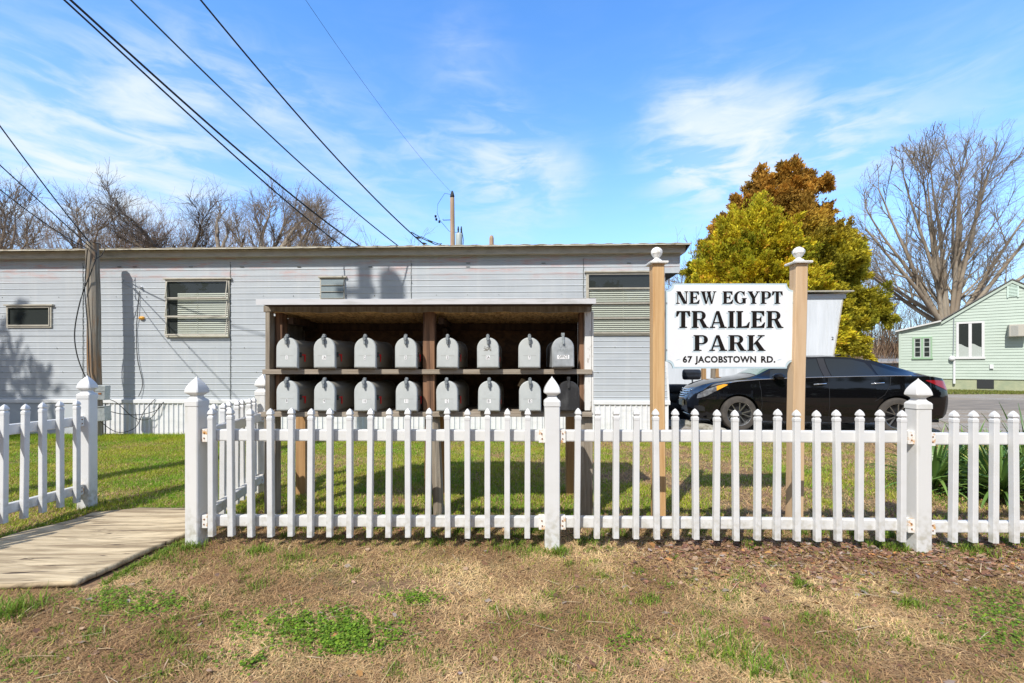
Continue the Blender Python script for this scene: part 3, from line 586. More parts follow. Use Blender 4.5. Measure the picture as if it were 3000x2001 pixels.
for row, (cs, nm, ds, z) in enumerate(((cu, names_up, descr_up, 1.247), (cl, names_lo, descr_lo, .911))):
    for i, (c, s, d) in enumerate(zip(cs, nm, ds)):
        if i == 7: r = make_mailbox('metal' if row == 0 else 'dark')
        elif first: r = proto; first = False
        else: r = copy_tree(proto) if True else None
        # the prototype already carries its own number once used: strip copied stickers
        for ch in list(r.children):
            if ch.name.startswith('number_sticker'):
                for g_ in list(ch.children): bpy.data.objects.remove(g_)
                bpy.data.objects.remove(ch)
        tag(r, d, 'mailbox', 'mailboxes standing in two rows in the shelter')
        dz = [0, .0, 0, 0, 0, 0, 0, .004][i] if row == 0 else [.003, 0, -.001, 0, 0, 0, 0, 0][i]
        r.location = (X3(c, ZD), ZD, z+dz); r.rotation_euler = (0, 0, R(-1.7+[0, -.6, .4, .2, -1.2, 0, 0, 3][i]) if row == 0 else R(-1.7+[0, -3, -3, -1.5, -3.5, -1, -1, 0][i]))
        r.rotation_euler[1] = R([.5, -.4, .3, -.2, .6, -.5, .2, -.8][(i+3*row) % 8]); r.rotation_euler[0] = R([0, .4, -.3, .2, .5, -.2, .3, 0][(i+5*row) % 8])
        if s: stickers(r, s, .076 if row == 0 else .074)
        if s == '5A':
            o = MB()
            for q in range(26): a, b_ = random.uniform(-.028, .028), random.uniform(.128, .160); o.box(a-.006, a+.006, -.0056, -.0045, b_-.0016, b_+.0016)
            o.build('sticker_residue', M['mbody'], r)
tag(MB().box(-.03, .02, -.003, .003, 0, .07).build('cardboard_piece', mat('brown_cardboard', (.42, .30, .17), .85), loc=(X3(1526, 3.66)+.0, 3.72, 1.083), rot=(0, R(28), 0)), 'torn brown cardboard piece resting on the mailbox numbered B2', 'cardboard')

# ---------------------------------------------------------------- park sign
sg = empty('park_sign', (1.7, 3.5, 0), 0, 'white park name sign hung between two tan posts with white ball finials', 'sign')
sx, sy = 1.7, 3.5
def lean_post(name, pxl_t, pxr_t, pxl_b, side, ztop, m, Zf=3.5, w=.092):
    xt, xb = X3(pxl_t, Zf), X3(pxl_b, Zf)
    b = MB(); n = 12; rings = []
    for i in range(n+1):
        t = i/n; x = xb+(xt-xb)*t+.002*math.sin(t*9); z = -.15+(ztop+.15)*t; h = w/2; c = .006
        rings.append([(x-sx+c, Zf-sy, z), (x-sx+w-c, Zf-sy, z), (x-sx+w, Zf-sy+c, z), (x-sx+w, Zf-sy+w-c, z), (x-sx+w-c, Zf-sy+w, z), (x-sx+c, Zf-sy+w, z), (x-sx, Zf-sy+w-c, z), (x-sx, Zf-sy+c, z)])
    b.loft(rings); return b.build('post', m, sg), xt
zt = 1.25+(1075-772)/F*3.5
pl, xtl = lean_post('post', 1912, 1948, 1917, 0, zt, M['signpost'])
pr, xtr = lean_post('post', 2333, 2366, 2318, 0, zt+.002, M['signpost2'])
for pst, xt, dz in ((pl, xtl, 0), (pr, xtr, .002)):
    f = empty('x') if False else None
    c = MB(); cx = xt-sx+.046; cy = .046; z0 = zt+dz+.001
    c.loft([[(cx+a*h, cy+b*h, z) for a, b in ((-1, -1), (1, -1), (1, 1), (-1, 1))] for z, h in ((z0, .067), (z0+.010, .070), (z0+.016, .066))])
    cb = c.build('cap_plate', M['finial'], pst)
    MB().lathe([(.042, .016), (.044, .020), (.034, .036), (.020, .046), (.018, .052), (.030, .064), (.044, .086), (.045, .104), (.030, .126), (.012, .135), (.001, .136)], 10, (cx, cy, z0)).build('ball_finial', M['finial'], cb)
# sign panel with scooped corners
ZS = 3.545; x0, x1 = X3(1949.5, ZS), X3(2324, ZS); zb, zt2 = EYE-(1079.5-CY)/F*ZS, EYE+(CY-831)/F*ZS
def scooped(x0, x1, z0, z1, r, cut=.012, n=8):
    P = []
    for (cx, cz, a0) in ((x0, z0, 90), (x1, z0, 180), (x1, z1, 270), (x0, z1, 0)):
        # concave arc around the corner point, traversed so the outline stays counter-clockwise from -y
        for i in range(n+1):
            a = R(a0-90*i/n); P.append((cx+r*math.cos(a), cz+r*math.sin(a)))
    return P
pan = MB().prism([(x-sx, z) for x, z in scooped(x0, x1, zb, zt2, .055)], ZS-sy-.008, ZS-sy+.008).build('sign_panel', M['signb'], sg)
e = .012
MB().prism([(x-sx, z) for x, z in scooped(x0+e, x1-e, zb+e, zt2-e, .055)], ZS-sy-.0095, ZS-sy-.0081).build('sign_face', M['signw'], pan)
for xq in (x0+.005, x1-.006):
    for zq in (EYE+(1075-888)/F*ZS, EYE+(1075-1025)/F*ZS): MB().lathe([(.006, -.0125), (.006, -.0082)][::-1], 8, (xq-sx, ZS-sy, zq), 'y').build('screw', M['galv'], pan)
# hand-built heavy serif capitals: unit height 1; pieces are convex polygons or arc bands
def arcband(cx, cz, rx, rz, a0, a1, th0, thm, n=16):
    q = []
    for i in range(n):
        aa = [R(a0+(a1-a0)*(i+j)/n) for j in (0, 1)]; o = []
        for a, s in ((aa[0], 0), (aa[1], 0), (aa[1], 1), (aa[0], 1)):
            th = th0+(thm-th0)*abs(math.cos(a))**1.3
            o.append((cx+(rx-s*th)*math.cos(a), cz+(rz-s*(th0+(thm-th0)*abs(math.cos(a))**1.3)*(.9))*math.sin(a)))
        q.append(o)
    return q
def rect(a, b, c, d): return [(a, c), (b, c), (b, d), (a, d)]
ST, TH, SE = .255, .085, .07   # stem, thin, serif
def serif(x0, x1, z, up): # bracketed serif
    s = 1 if up else -1
    return [(x0, z), (x1, z), (x1, z+s*.055), (x1-.05, z+s*.075), (x0+.05, z+s*.075), (x0, z+s*.055)]
def G(ch):
    if ch == 'I': return .42, [rect(.085, .335, .0, 1), serif(0, .42, 0, 1), serif(0, .42, 1, 0)]
    if ch == 'L': return .82, [rect(.08, .335, 0, 1), serif(0, .42, 1, 0), serif(0, .42, 0, 1), [(.33, 0), (.76, 0), (.82, .36), (.76, .36), (.62, .14), (.33, .085)]]
    if ch == 'E': return .84, [rect(.08, .335, 0, 1), serif(0, .42, 0, 1), serif(0, .42, 1, 0), [(.33, 0), (.78, 0), (.84, .33), (.78, .33), (.62, .13), (.33, .085)], [(.33, .915), (.60, .88), (.73, .70), (.785, .70), (.785, 1), (.33, 1)], [(.33, .46), (.50, .46), (.50, .55), (.33, .55)], [(.50, .47), (.575, .33), (.62, .33), (.62, .68), (.575, .68), (.50, .54)]]
    if ch == 'T': return .86, [rect(.305, .555, 0, 1), serif(.20, .66, 0, 1), [(.03, 1), (.83, 1), (.80, .915), (.06, .915)], [(.03, 1), (.22, .93), (.10, .68), (0, .68)], [(.83, 1), (.86, .68), (.76, .68), (.64, .93)]]
    if ch == 'N': return 1.0, [rect(.10, .185, 0, 1), serif(0, .30, 0, 1), [(.0, 1), (.36, 1), (.90, .0), (.83, 0), (.60, 0), (.10, .92)], rect(.80, .885, 0, 1), serif(.68, 1.0, 1, 0)]
    if ch == 'P': return .82, [rect(.08, .335, 0, 1), serif(0, .46, 0, 1), serif(0, .36, 1, 0), rect(.33, .50, .915, 1), rect(.33, .50, .42, .50)]+arcband(.50, .71, .32, .29, 90, -90, .085, .24)
    if ch == 'R': return 1.0, [rect(.08, .335, 0, 1), serif(0, .42, 0, 1), serif(0, .36, 1, 0), rect(.33, .52, .915, 1), rect(.33, .52, .46, .54)]+arcband(.52, .73, .32, .27, 90, -90, .085, .24)+[[(.44, .50), (.66, .52), (.92, .075), (.68, 0)], [(.68, 0), (1.02, 0), (1.02, .05), (.90, .085)]]
    if ch == 'A': return 1.02, [[(.40, 1), (.58, 1), (.93, .0), (.66, 0)], [(.40, 1), (.49, 1), (.49, .94), (.19, .04), (.10, .04)], serif(0, .33, 0, 1), serif(.57, 1.02, 0, 1), rect(.22, .70, .27, .345)]
    if ch == 'K': return 1.0, [rect(.08, .335, 0, 1), serif(0, .42, 0, 1), serif(0, .42, 1, 0), [(.33, .42), (.42, .40), (.86, .93), (.76, .95)], serif(.58, .98, 1, 0), [(.40, .52), (.58, .66), (.98, .05), (.70, .0)], serif(.60, 1.03, 0, 1)]
    if ch == 'Y': return .96, [rect(.35, .60, 0, .48), serif(.25, .70, 0, 1), [(.06, .97), (.34, .97), (.60, .48), (.35, .42)], [(.50, .48), (.60, .46), (.86, .95), (.77, .97)], serif(0, .42, 1, 0), serif(.66, .97, 1, 0)]
    if ch == 'W': return 1.28, [[(.06, .97), (.34, .97), (.52, .0), (.38, .0)], [(.52, 0), (.46, .16), (.60, .70), (.67, .70)], [(.52, .97), (.79, .97), (.95, 0), (.82, 0)], [(.95, 0), (.90, .18), (1.10, .95), (1.18, .95)], serif(0, .42, 1, 0), serif(.47, .87, 1, 0), serif(1.0, 1.28, 1, 0)]
    if ch == 'G': return 1.0, arcband(.50, .50, .50, .515, 48, 318, .075, .26, 26)+[[(.60, .46), (1.0, .46), (1.0, .40), (.60, .40)], rect(.66, .92, .03, .46), [(.78, 1.0), (.84, 1.0), (.84, .66), (.78, .66), (.70, .86)]]
    return .4, []
def word(s, px0, px1, pytop, pybot, m, dx=0, dz=0, ys=0.0, name='letter', grow=1):
    z0 = EYE+(CY-pybot)/F*ZS; z1 = EYE+(CY-pytop)/F*ZS; h = z1-z0; xa, xb = X3(px0, ZS), X3(px1, ZS)
    tot = 0; lay = []
    for ch in s:
        if ch == ' ': tot += .42; continue
        w, ps = G(ch); lay.append((ch, tot, ps)); tot += w+.07
    k = (xb-xa)/(tot-.07)
    mb = MB(); yb = ZS-sy-.0097-ys; q = 0
    for ch, x, ps in lay:
        for p in ps:
            yk = yb-.00006*(q % 9); q += 1; pts = [(xa-sx+(x+u)*k+dx, z0+v*h+dz) for u, v in p]
            area = sum(pts[i][0]*pts[(i+1) % len(pts)][1]-pts[(i+1) % len(pts)][0]*pts[i][1] for i in range(len(pts)))
            if area < 0: pts = pts[::-1]
            mb.add([(a, yk, b) for a, b in pts], [tuple(range(len(pts)))])
    return mb.build(name, m, pan)
for s, a, b, t, bt in (('NEW', 1979, 2097, 854, 890.5), ('EGYPT', 2115, 2291, 854, 890.5), ('TRAILER', 1979, 2292, 911.5, 961), ('PARK', 2030, 2239, 982, 1028)):
    word(s, a, b, t, bt, M['signg'], dx=-.0125, dz=-.0115, ys=0, name='letter_shade'); word(s, a, b, t, bt, M['ink'], ys=.0012, name='lettering')
for wd_, pa, pb in (('67', 1998, 2026), ('JACOBSTOWN', 2036, 2215), ('RD.', 2227, 2269)):
    tx = text('address_lettering', wd_, .0735, M['ink'], pan, (X3((pa+pb)/2, ZS)-sx, ZS-sy-.0105, EYE+(CY-1054)/F*ZS), fat=.0028, spacing=1.08)
    bpy.context.view_layer.update(); tx.scale = ((X3(pb, ZS)-X3(pa, ZS))/tx.dimensions.x, (20.5/F*ZS)/max(tx.dimensions.y, .01) if wd_ == '67' else 1.0, 1)
    if wd_ == '67': ky = tx.scale[1]
    else: tx.scale[1] = ky
for px in (1985, 2281):
    f = MB(); cx = X3(px, ZS)-sx; cz = EYE+(CY-1054)/F*ZS
    f.prism([(cx-.020, cz-.004), (cx-.006, cz-.004), (cx+.006, cz+.002), (cx+.020, cz+.005), (cx+.004, cz+.0055), (cx-.006, cz+.001)], -.0106+ZS-sy, -.0098+ZS-sy)
    f.build('flourish', M['signg'], pan)

# ---------------------------------------------------------------- wall-plane helper: pixel -> local (x, z) on a yawed vertical plane
class Plane:
    def __init__(s, P, yaw): s.P = P; s.c, s.s = math.cos(yaw), math.sin(yaw); s.yaw = yaw
    def __call__(s, px, py):
        k = (px-CX)/F; t = (k*s.P[1]-s.P[0])/(s.c-k*s.s); Z = s.P[1]+t*s.s; return t, EYE+(CY-py)/F*Z
TY = math.atan(-.0363); TP = Plane((0, 8.22), TY)
tr = empty('trailer', (0, 8.22, 0), TY, 'long pale blue ribbed metal trailer behind the mailboxes', 'trailer')
def right_edge(z):
    if z >= 2.949: return 2.99
    return float(np.interp(z, [.6, 2.70, 2.95], [2.80, 2.68, 2.74]))
XLT = -13.0; pitch = .112
def ribbed(z0, z1, xa, xb_fn, name, m, y=0):
    mb = MB(); z = z0; prof = []
    while z < z1-.001:
        for dz, yy in ((0, 0), (.078, 0), (.084, -.006), (.090, -.0075), (.098, -.006), (.103, 0.0015)):
            if z+dz < z1: prof.append((z+dz, yy+y))
        z += pitch
    prof.append((z1, y)); vs = []; fs = []
    for zz, yy in prof: vs += [(xa, yy, zz), (xb_fn(zz), yy, zz)]
    for i in range(len(prof)-1): fs.append((2*i, 2*i+1, 2*i+3, 2*i+2))
    return mb.add(vs, fs).build(name, m, tr, smooth='auto')
ribbed(.62, 1.84, XLT, right_edge, 'siding', M['siding'])
ribbed(1.843, 2.925, XLT, right_edge, 'siding', M['siding'], -.004)
ribbed(2.955, 3.23, XLT, lambda z: 2.99, 'siding', M['siding'], -.008)
MB().box(XLT, 2.98, -.009, .002, 2.925, 2.956).build('siding_seam', M['siding'], tr)
# far walls and the flared end
MB().box(XLT, 2.74, .02, 3.0, .2, 2.94).build('body', M['siding'], tr)
MB().box(XLT, 2.985, .02, 3.0, 2.95, 3.25).build('upper_body', M['siding'], tr)
roof = MB(); n = 17*13; xa, xb = XLT, 3.12  # corrugated roof sheet
vs = []; fs = []
for i in range(n+1):
    x = xa+(xb-xa)*i/n; h = [0, .010, .010, 0][i % 4] if True else 0
    vs += [(x, -.25+.004*math.sin(i*.37), 3.385+h), (x, 3.25, 3.43+h), (x, -.25+.004*math.sin(i*.37), 3.391+h), (x, 3.25, 3.436+h)]
for i in range(n):
    a, b = 4*i, 4*i+4; fs += [(a, a+1, b+1, b), (a+2, b+2, b+3, a+3), (a, b, b+2, a+2)]
roof.add(vs, fs); M['roofe'] = mat('weathered_cream_roof_edge', (.58, .54, .44), .5, (.24, .18, .11), (7, 7, 30), .52, .66); rf = roof.build('roof', M['roofe'], tr)
MB().box(XLT, 3.10, -.247, -.235, 3.368, 3.384).build('drip_edge', M['roofe'], rf)
MB().box(XLT, 3.05, -.13, -.115, 3.262, 3.382).build('fascia', M['beige'], tr)
MB().box(XLT, 3.05, -.114, .02, 3.262, 3.272).build('soffit', M['beige'], tr)
MB().box(XLT, 3.0, -.020, .018, 3.231, 3.261).build('top_trim', M['siding'], tr)
MB().add([(3.05, -.13, 3.262), (3.05, 3.0, 3.262), (3.12, 3.25, 3.40), (3.12, -.24, 3.40)], [(0, 1, 2, 3)]).build('end_fascia', M['beige'], tr)
MB().box(2.975, 2.995, -.014, .02, 2.95, 3.23).build('corner_trim', M['siding'], tr)
cm = MB(); cm.hexa([(2.78, -.012, .62), (2.815, -.012, .62), (2.815, .03, .62), (2.78, .03, .62), (2.66, -.012, 2.70), (2.695, -.012, 2.70), (2.695, .03, 2.70), (2.66, .03, 2.70)]); cm.build('corner_trim', M['skirt'], tr)
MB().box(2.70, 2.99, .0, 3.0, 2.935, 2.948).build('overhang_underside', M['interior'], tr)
# seams with screws
M['caulk'] = mat('old_caulk', (.10, .11, .09), .9, (.05, .055, .05), (60, 60, 30))
for px in (245, 676, 1205, 1709):
    x, _ = TP(px, 1000); hi = 3.22; lo = .63 if px < 1700 else 1.9
    pts = [(x+.0025*math.sin(z*23)+.002*math.sin(z*61), -.012, z) for z in np.arange(lo, hi, .035)]
    s = MB().tube(pts, [.0035+.002*abs(math.sin(i*1.7)) for i in range(len(pts))], 5).build('seam', M['caulk'], tr)
    sc = MB()
    for z in np.arange(lo+.1, hi, .17): sc.box(x+.012, x+.019, -.012, -.006, z, z+.007)
    sc.build('seam_screws', M['caulk'], s)
sc = MB(); random.seed(11)
for z, st in ((2.55, .55), (1.60, .52), (1.15, .61), (2.2, .9)):
    x = -9.6
    while x < 2.6: sc.box(x, x+.008, -.011, -.006, z+random.uniform(-.01, .01), z+.012); x += st+random.uniform(-.06, .06)
for px in (352, 622*.638, 880*.638, 1113*.638, 1375*.638, 1702*.638, 2150*.638):
    x, z = TP(px, 783); sc.box(x-.035, x+.035, -.022, -.012, z, z+.009)
for px in (1372, 1592, 1842): x, z = TP(px, 772); sc.box(x-.035, x+.035, -.022, -.012, z, z+.009)
sc.build('rivets', M['caulk'], tr)
# skirting
MB().box(XLT, 2.82, -.030, .02, .575, .645).build('skirt_trim', M['skirt'], tr, bevel=.006)
xs_, x = [], -7.58
sk = MB(); vs = []; 
while x < 2.78:
    for dx, y in ((0, -.002), (.060, -.002), (.068, -.020), (.083, -.020), (.091, -.002)): xs_.append((x+dx, y))
    x += .0935
for x, y in xs_: vs += [(x, y, -.12), (x, y, .574)]
sk.add(vs, [(2*i, 2*i+2, 2*i+3, 2*i+1) for i in range(len(xs_)-1)]).build('skirting', M['skirt'], tr)
fsk = MB().box(XLT, -7.60, -.012, .01, -.12, .574).build('skirting', M['siding'], tr)
MB().box(-8.55, -8.47, -.016, -.0125, .40, .52).build('skirt_vent', M['interior'], fsk)
# windows
def window(px0, px1, py0, py1, n=1, blinds=True, awning=.0, frosted=False, fr=.030, interior=None):
    x0, zt = TP(px0, py0); x1, zb_ = TP(px1, py1); w = MB()
    w.box(x0, x1, -.030, -.004, zt-fr, zt); w.box(x0, x1, -.030, -.004, zb_, zb_+fr); w.box(x0, x0+fr, -.030, -.004, zb_+fr, zt-fr); w.box(x1-fr, x1, -.030, -.004, zb_+fr, zt-fr)
    o = w.build('window', M['beige'], tr, bevel=.003)
    MB().box(x0-.03, x1+.04, -.055, -.004, zt, zt+.028).build('drip_cap', M['beige'], o, bevel=.003)
    a, b, c, d = x0+fr, x1-fr, zb_+fr, zt-fr
    MB().box(a, b, -.0135, -.0115, c, d).build('backing', interior or M['interior'], o)
    if blinds:
        bl = MB(); z = c; top = d-(d-c)*.22; left = a+(b-a)*.17 if blinds == 'part' else a+.01
        while z < top: bl.hexa([(left, -.0225, z), (b-.006, -.0225, z), (b-.006, -.0215, z), (left, -.0215, z), (left, -.0160, z+.024), (b-.006, -.0160, z+.024), (b-.006, -.0150, z+.024), (left, -.0150, z+.024)]); z += .038
        bl.box((a+b)/2-.003, (a+b)/2+.003, -.0245, -.0232, c, top)
        bl.build('blinds', M['blind'], o)
    h = (d-c)/n
    for i in range(n):
        z0, z1 = c+i*h, c+(i+1)*h; t = awning; e = .014
        if frosted:
            MB().hexa([(a, -.034-t, z0+.004), (b, -.034-t, z0+.004), (b, -.030-t, z0+.004), (a, -.030-t, z0+.004), (a, -.022, z1), (b, -.022, z1), (b, -.018, z1), (a, -.018, z1)]).build('pane', M['frosted'], o)
            MB().box(a, b, -.037-t, -.0345-t, z0-.002, z0+.006).build('pane_clip', M['beige'], o)
            continue
        s = MB().box(0, b-a, -.006, .006, -h, -h+e*1.6).box(0, b-a, -.006, .006, -e*.6, -.002).box(0, e, -.006, .006, -h+e*1.6, -e*.6).box(b-a-e, b-a, -.006, .006, -h+e*1.6, -e*.6)
        so_ = s.build('sash', M['beige'], o, loc=(a, -.036, z1), rot=(-math.asin(min(.9, t/h)), 0, 0)); so_.rotation_euler[0] *= 1
        MB().add([(e, 0, -h+e*1.6), (b-a-e, 0, -h+e*1.6), (b-a-e, 0, -e*.6), (e, 0, -e*.6)], [(0, 1, 2, 3)]).build('pane', M['glass'], so_)
    return o
window(23, 155, 897, 960, 1, blinds=False)
window(488, 675, 820, 988, 3, 'part', awning=.05)
window(940, 1011, 815, 935, 6, False, awning=.006, frosted=True, fr=.018)
window(1717, 1934, 800, 982, 4, True, awning=.006)
x, z = TP(418, 932); ml = MB().lathe([(.05, 0), (.052, -.01), (.045, -.03), (.02, -.045), (.001, -.047)], 14, (0, 0, 0), 'y').build('marker_lamp', mat('amber_lens', (.75, .36, .04), .3), tr, smooth=True, loc=(x, -.008, z)); ml.scale = (1.05, 1, .65)
MB().tube([(x-.35, -.012, z+.72), (x-.33, -.05, z+.66), (x-.27, -.02, z+.60), (x-.22, -.012, z+.58)], .005, 5).build('wire_hook', M['galv'], tr)
x, z = TP(417, 842); MB().lathe([(.02, 0), (.022, -.02), (.012, -.03), (.02, -.05), (.001, -.055)], 10, (x, -.01, z), 'y').build('insulator', M['skirt'], tr)
st = MB().lathe([(.03, 3.4), (.03, 3.55), (.05, 3.56), (.05, 3.60), (.02, 3.63)], 12, (TP(1294, 712)[0], .6, 0)).build('vent_pipe', M['galv'], tr)

# ---------------------------------------------------------------- second trailer behind the car
T2 = Plane((0, 13.6), TY)
t2 = empty('trailer', (0, 13.6, 0), TY, 'white flared-end trailer numbered 2 seen behind the car and sign', 'trailer')
M['wt'] = mat('chalky_white_metal', (.66, .69, .72), .5, (.55, .58, .60), (7, 7, .6), .4, .7, rnd=False)
pA_, pB_ = T2(2470, 872), T2(2443, 1035); xr0 = pA_[0]; slope = (pA_[0]-pB_[0])/(pA_[1]-pB_[1])
def xr_(z): return xr0+(z-pA_[1])*slope
w = MB(); vs = []; x0 = T2(1900, 900)[0]; w.prism([(x0, .3), (xr_(.9)-.0, .3), (xr_(.9), .9), (xr_(3.3), 3.3), (x0, 3.3)], 0, 3.0); w.build('body', M['wt'], t2)
for px in (2373, 2399, 2425, 2452):
    x = T2(px, 1000)[0]; w = MB().box(x-.008, x+.008, -.014, -.001, .9 if px < 2440 else 2.2, 3.1); w.build('panel_rib', M['wt'], t2)
z = T2(2400, 868)[1]; MB().box(x0, xr_(z)+.06, -.03, -.001, z-.07, z+.06).build('fascia', M['siding'], t2)
z = T2(2400, 856)[1]; MB().box(x0, T2(2490, 855)[0], -.18, 3.2, z-.01, z+.02).build('roof', M['beige'], t2)
MB().hexa([(xr_(.9)-.02, -.012, .9), (xr_(.9)+.012, -.012, .9), (xr_(.9)+.012, .1, .9), (xr_(.9)-.02, .1, .9), (xr_(3.2)-.02, -.012, 3.2), (xr_(3.2)+.012, -.012, 3.2), (xr_(3.2)+.012, .1, 3.2), (xr_(3.2)-.02, .1, 3.2)]).build('corner_trim', M['beige'], t2)
x, z = T2(2439, 992); text('number', '2', .13, M['ink'], t2, (x, -.004, z), fat=.003)

# ---------------------------------------------------------------- clutter between trailers
for i in range(4):
    b = MB().lathe([(.19, -.10), (.30, -.10), (.33, -.07), (.335, 0), (.33, .07), (.30, .10), (.19, .10), (.17, .07), (.17, -.07), (.19, -.10)], 28)
    tag(b.build('tyre', M['black'], smooth=True, loc=(3.98+.02*i, 11.0, .11+.205*i)), ['bottom black tyre of the stack behind the car hood', 'second tyre from the bottom of the stack behind the hood', 'third tyre from the bottom of the stack behind the hood', 'topmost black tyre of the stack behind the car hood'][i], 'tyre', 'old tyres stacked behind the car')
ch = empty('office_chair', (4.5, 11.4, 0), R(10), 'black padded office chair beside the stacked tyres under the sign', 'chair')
b = MB(); rings = []
for z, w_, d in ((.93, .20, .02), (.95, .235, .05), (1.03, .25, .06), (1.06, .25, .05), (1.09, .25, .06), (1.16, .24, .05), (1.19, .21, .02)):
    rings.append([(w_*math.copysign(abs(math.cos(a))**.4, math.cos(a)), d*math.copysign(abs(math.sin(a))**.6, math.sin(a)), z) for a in np.linspace(0, 2*math.pi, 20, endpoint=False)])
b.loft(rings); b.build('backrest', mat('black_leather', (.02, .021, .024), .3, bump=.006, col2=(.03, .03, .034), nscale=(6, 6, 30)), ch, smooth=True)
MB().box(-.24, .24, -.50, -.05, .48, .58).build('seat', M['black'], ch, bevel=.03)
MB().tube([(0, -.03, .95), (0, -.06, .6), (0, -.25, .48)], .02, 8).build('back_support', M['galv'], ch, smooth=True)
MB().tube([(0, -.27, .48), (0, -.27, .10)], .025, 8).build('stem', M['galv'], ch, smooth=True)
for k in range(5): a = k*R(72); MB().tube([(0, -.27, .12), (.28*math.cos(a), -.27+.28*math.sin(a), .05)], .018, 6).build('leg', M['black'], ch)
for px, d in ((2063, 'grey weathered wooden post just right of the office chair'), (2085, 'middle wooden post behind the hood under the sign'), (2102, 'right wooden post behind the hood under the sign')):
    tag(MB().box(-.05, .05, -.05, .05, -.1, 1.45).build('wooden_post', M['tanw'] if px != 2085 else M['greyw'], loc=(X3(px, 12), 12, 0), rot=(0, R(random.uniform(-2, 2)), 0), bevel=.006), d, 'post')
ws = MB(); rings = []
for t in np.linspace(0, 1, 14):
    y = -.92+1.84*t; e = 1-.3*(abs(2*t-1)**8); rings.append([(a*e, y, b*e+.002*math.sin(t*20)) for a, b in ((-.10, -.02), (.10, -.02), (.095, .05), (.06, .115), (-.06, .115), (-.095, .05))])
tag(ws.loft(rings).build('wheel_stop', mat('painted_concrete', (.42, .40, .34), .9, (.24, .22, .17), (12, 5, 12), .45, .6, bump=.006), loc=(3.80, 9.2, .0), rot=(0, 0, R(7))), 'worn pale concrete wheel stop in front of the black car', 'wheel stop')

# ---------------------------------------------------------------- poles and cables
NP = Vector((-7.15, 1.0, 0))
def spl(pts, m=6):
    P_ = [Vector(p) for p in pts]; out = []
    for i in range(len(P_)-1):
        p0, p1, p2, p3 = P_[max(i-1, 0)], P_[i], P_[i+1], P_[min(i+2, len(P_)-1)]
        for j in range(m):
            t = j/m; out.append(.5*((2*p1)+(p2-p0)*t+(2*p0-5*p1+4*p2-p3)*t*t+(3*p1-3*p2+p3-p0)*t**3))
    return out+[P_[-1]]
up = empty('utility_pole', (-7.42, 8.05, 0), 0, 'old grey squared wooden service pole standing against the trailer', 'pole')
b = MB(); rings = []; x0b, x1b = X3(281, 8.05)+7.42, X3(271, 8.05)+7.42
for i in range(24):
    t = i/23; z = -.2+3.65*t; w_ = .090-.010*t; cx = x0b+(x1b-x0b)*t+.006*math.sin(t*11); cc = .6
    rings.append([(cx+a*w_, bb*w_, z) for a, bb in ((-cc, -1), (cc*.7, -1), (1, -cc), (1, cc), (cc, 1), (-cc, 1), (-1, cc), (-1, -cc))])
b.loft(rings).build('shaft', M['poleold'], up)
bx_ = lambda name, x, y, z, w, d, h, rot=0: MB().box(-w/2, w/2, -d/2, d/2, -h/2, h/2).build(name, M['galv'], up, bevel=.008, loc=(x, y, z), rot=(0, rot, 0))
q = bx_('meter_box', X3(299, 7.9)+7.42, -.14, EYE-75/F*7.9, .18, .11, .25, R(3)); MB().box(-.02, .03, -.062, -.0555, -.03, .0).build('latch', M['rust'], q); MB().box(-.093, .093, -.058, -.0553, .02, .024).build('lid_seam', M['dark'], q)
q = bx_('meter_box', X3(300, 7.9)+7.42, -.15, EYE-137/F*7.9, .20, .13, .25, R(-4)); MB().box(-.11, .11, -.08, .07, .12, .132).build('lid', M['galv'], q)
MB().tube(spl([(.06, -.10, 3.35), (.16, -.1, 3.22), (.10, -.12, 2.95), (-.08, -.13, 2.45), (-.19, -.13, 1.9), (-.16, -.13, 1.5), (-.03, -.14, 1.15), (.14, -.14, .85)]), .009, 6).build('service_cable', M['rope'], up, smooth=True)
MB().tube([(.02, -.12, 3.3), (-.03, -.12, 2.6), (.03, -.12, 1.9), (.05, -.12, 1.2), (.1, -.13, .95)], .008, 6).build('service_cable', M['rope'], up, smooth=True)
MB().tube([(.06, -.08, 3.44), (.14, -.02, 3.42), (.18, .05, 3.36), (.16, .0, 3.22), (.1, -.09, 3.12)], .007, 6).build('service_cable', M['rope'], up, smooth=True)
for pts, r_, d in (([(-7.2, 7.9, .55), (-7.0, 8.1, .42), (-6.8, 8.3, .38), (-6.55, 8.38, .45), (-6.45, 8.42, .60)], .007, 'black cable looping from the service pole boxes to the trailer skirt'),
              ([(-7.2, 7.92, .75), (-7.05, 8.1, .62), (-6.85, 8.25, .33), (-6.65, 8.36, .30), (-6.5, 8.41, .55)], .006, 'thin grey wire sagging in front of the white skirting'),
              ([(-7.2, 7.92, .33), (-7.0, 8.05, .10), (-6.8, 8.2, .15), (-6.75, 8.36, .45), (-6.6, 8.42, .66)], .006, 'lowest wire loop near the grass beside the service pole'),
              ([(-6.92, 8.45, 2.66), (-6.95, 8.44, 2.2), (-6.98, 8.455, 1.9), (-6.95, 8.445, 1.4), (-6.86, 8.45, .95), (-6.92, 8.43, .70)], .006, 'thin cable running down the trailer wall beside the amber lamp')):
    P_ = [Vector(p) for p in pts]; out = []
    for i in range(len(P_)-1):
        p0, p1, p2, p3 = P_[max(i-1, 0)], P_[i], P_[i+1], P_[min(i+2, len(P_)-1)]
        for j in range(6):
            t = j/6; out.append(.5*((2*p1)+(p2-p0)*t+(2*p0-5*p1+4*p2-p3)*t*t+(3*p1-3*p2+p3-p0)*t**3))
    out.append(P_[-1]); tag(MB().tube(out, r_, 6).build('cable', M['rope'], smooth=True), d, 'cable')
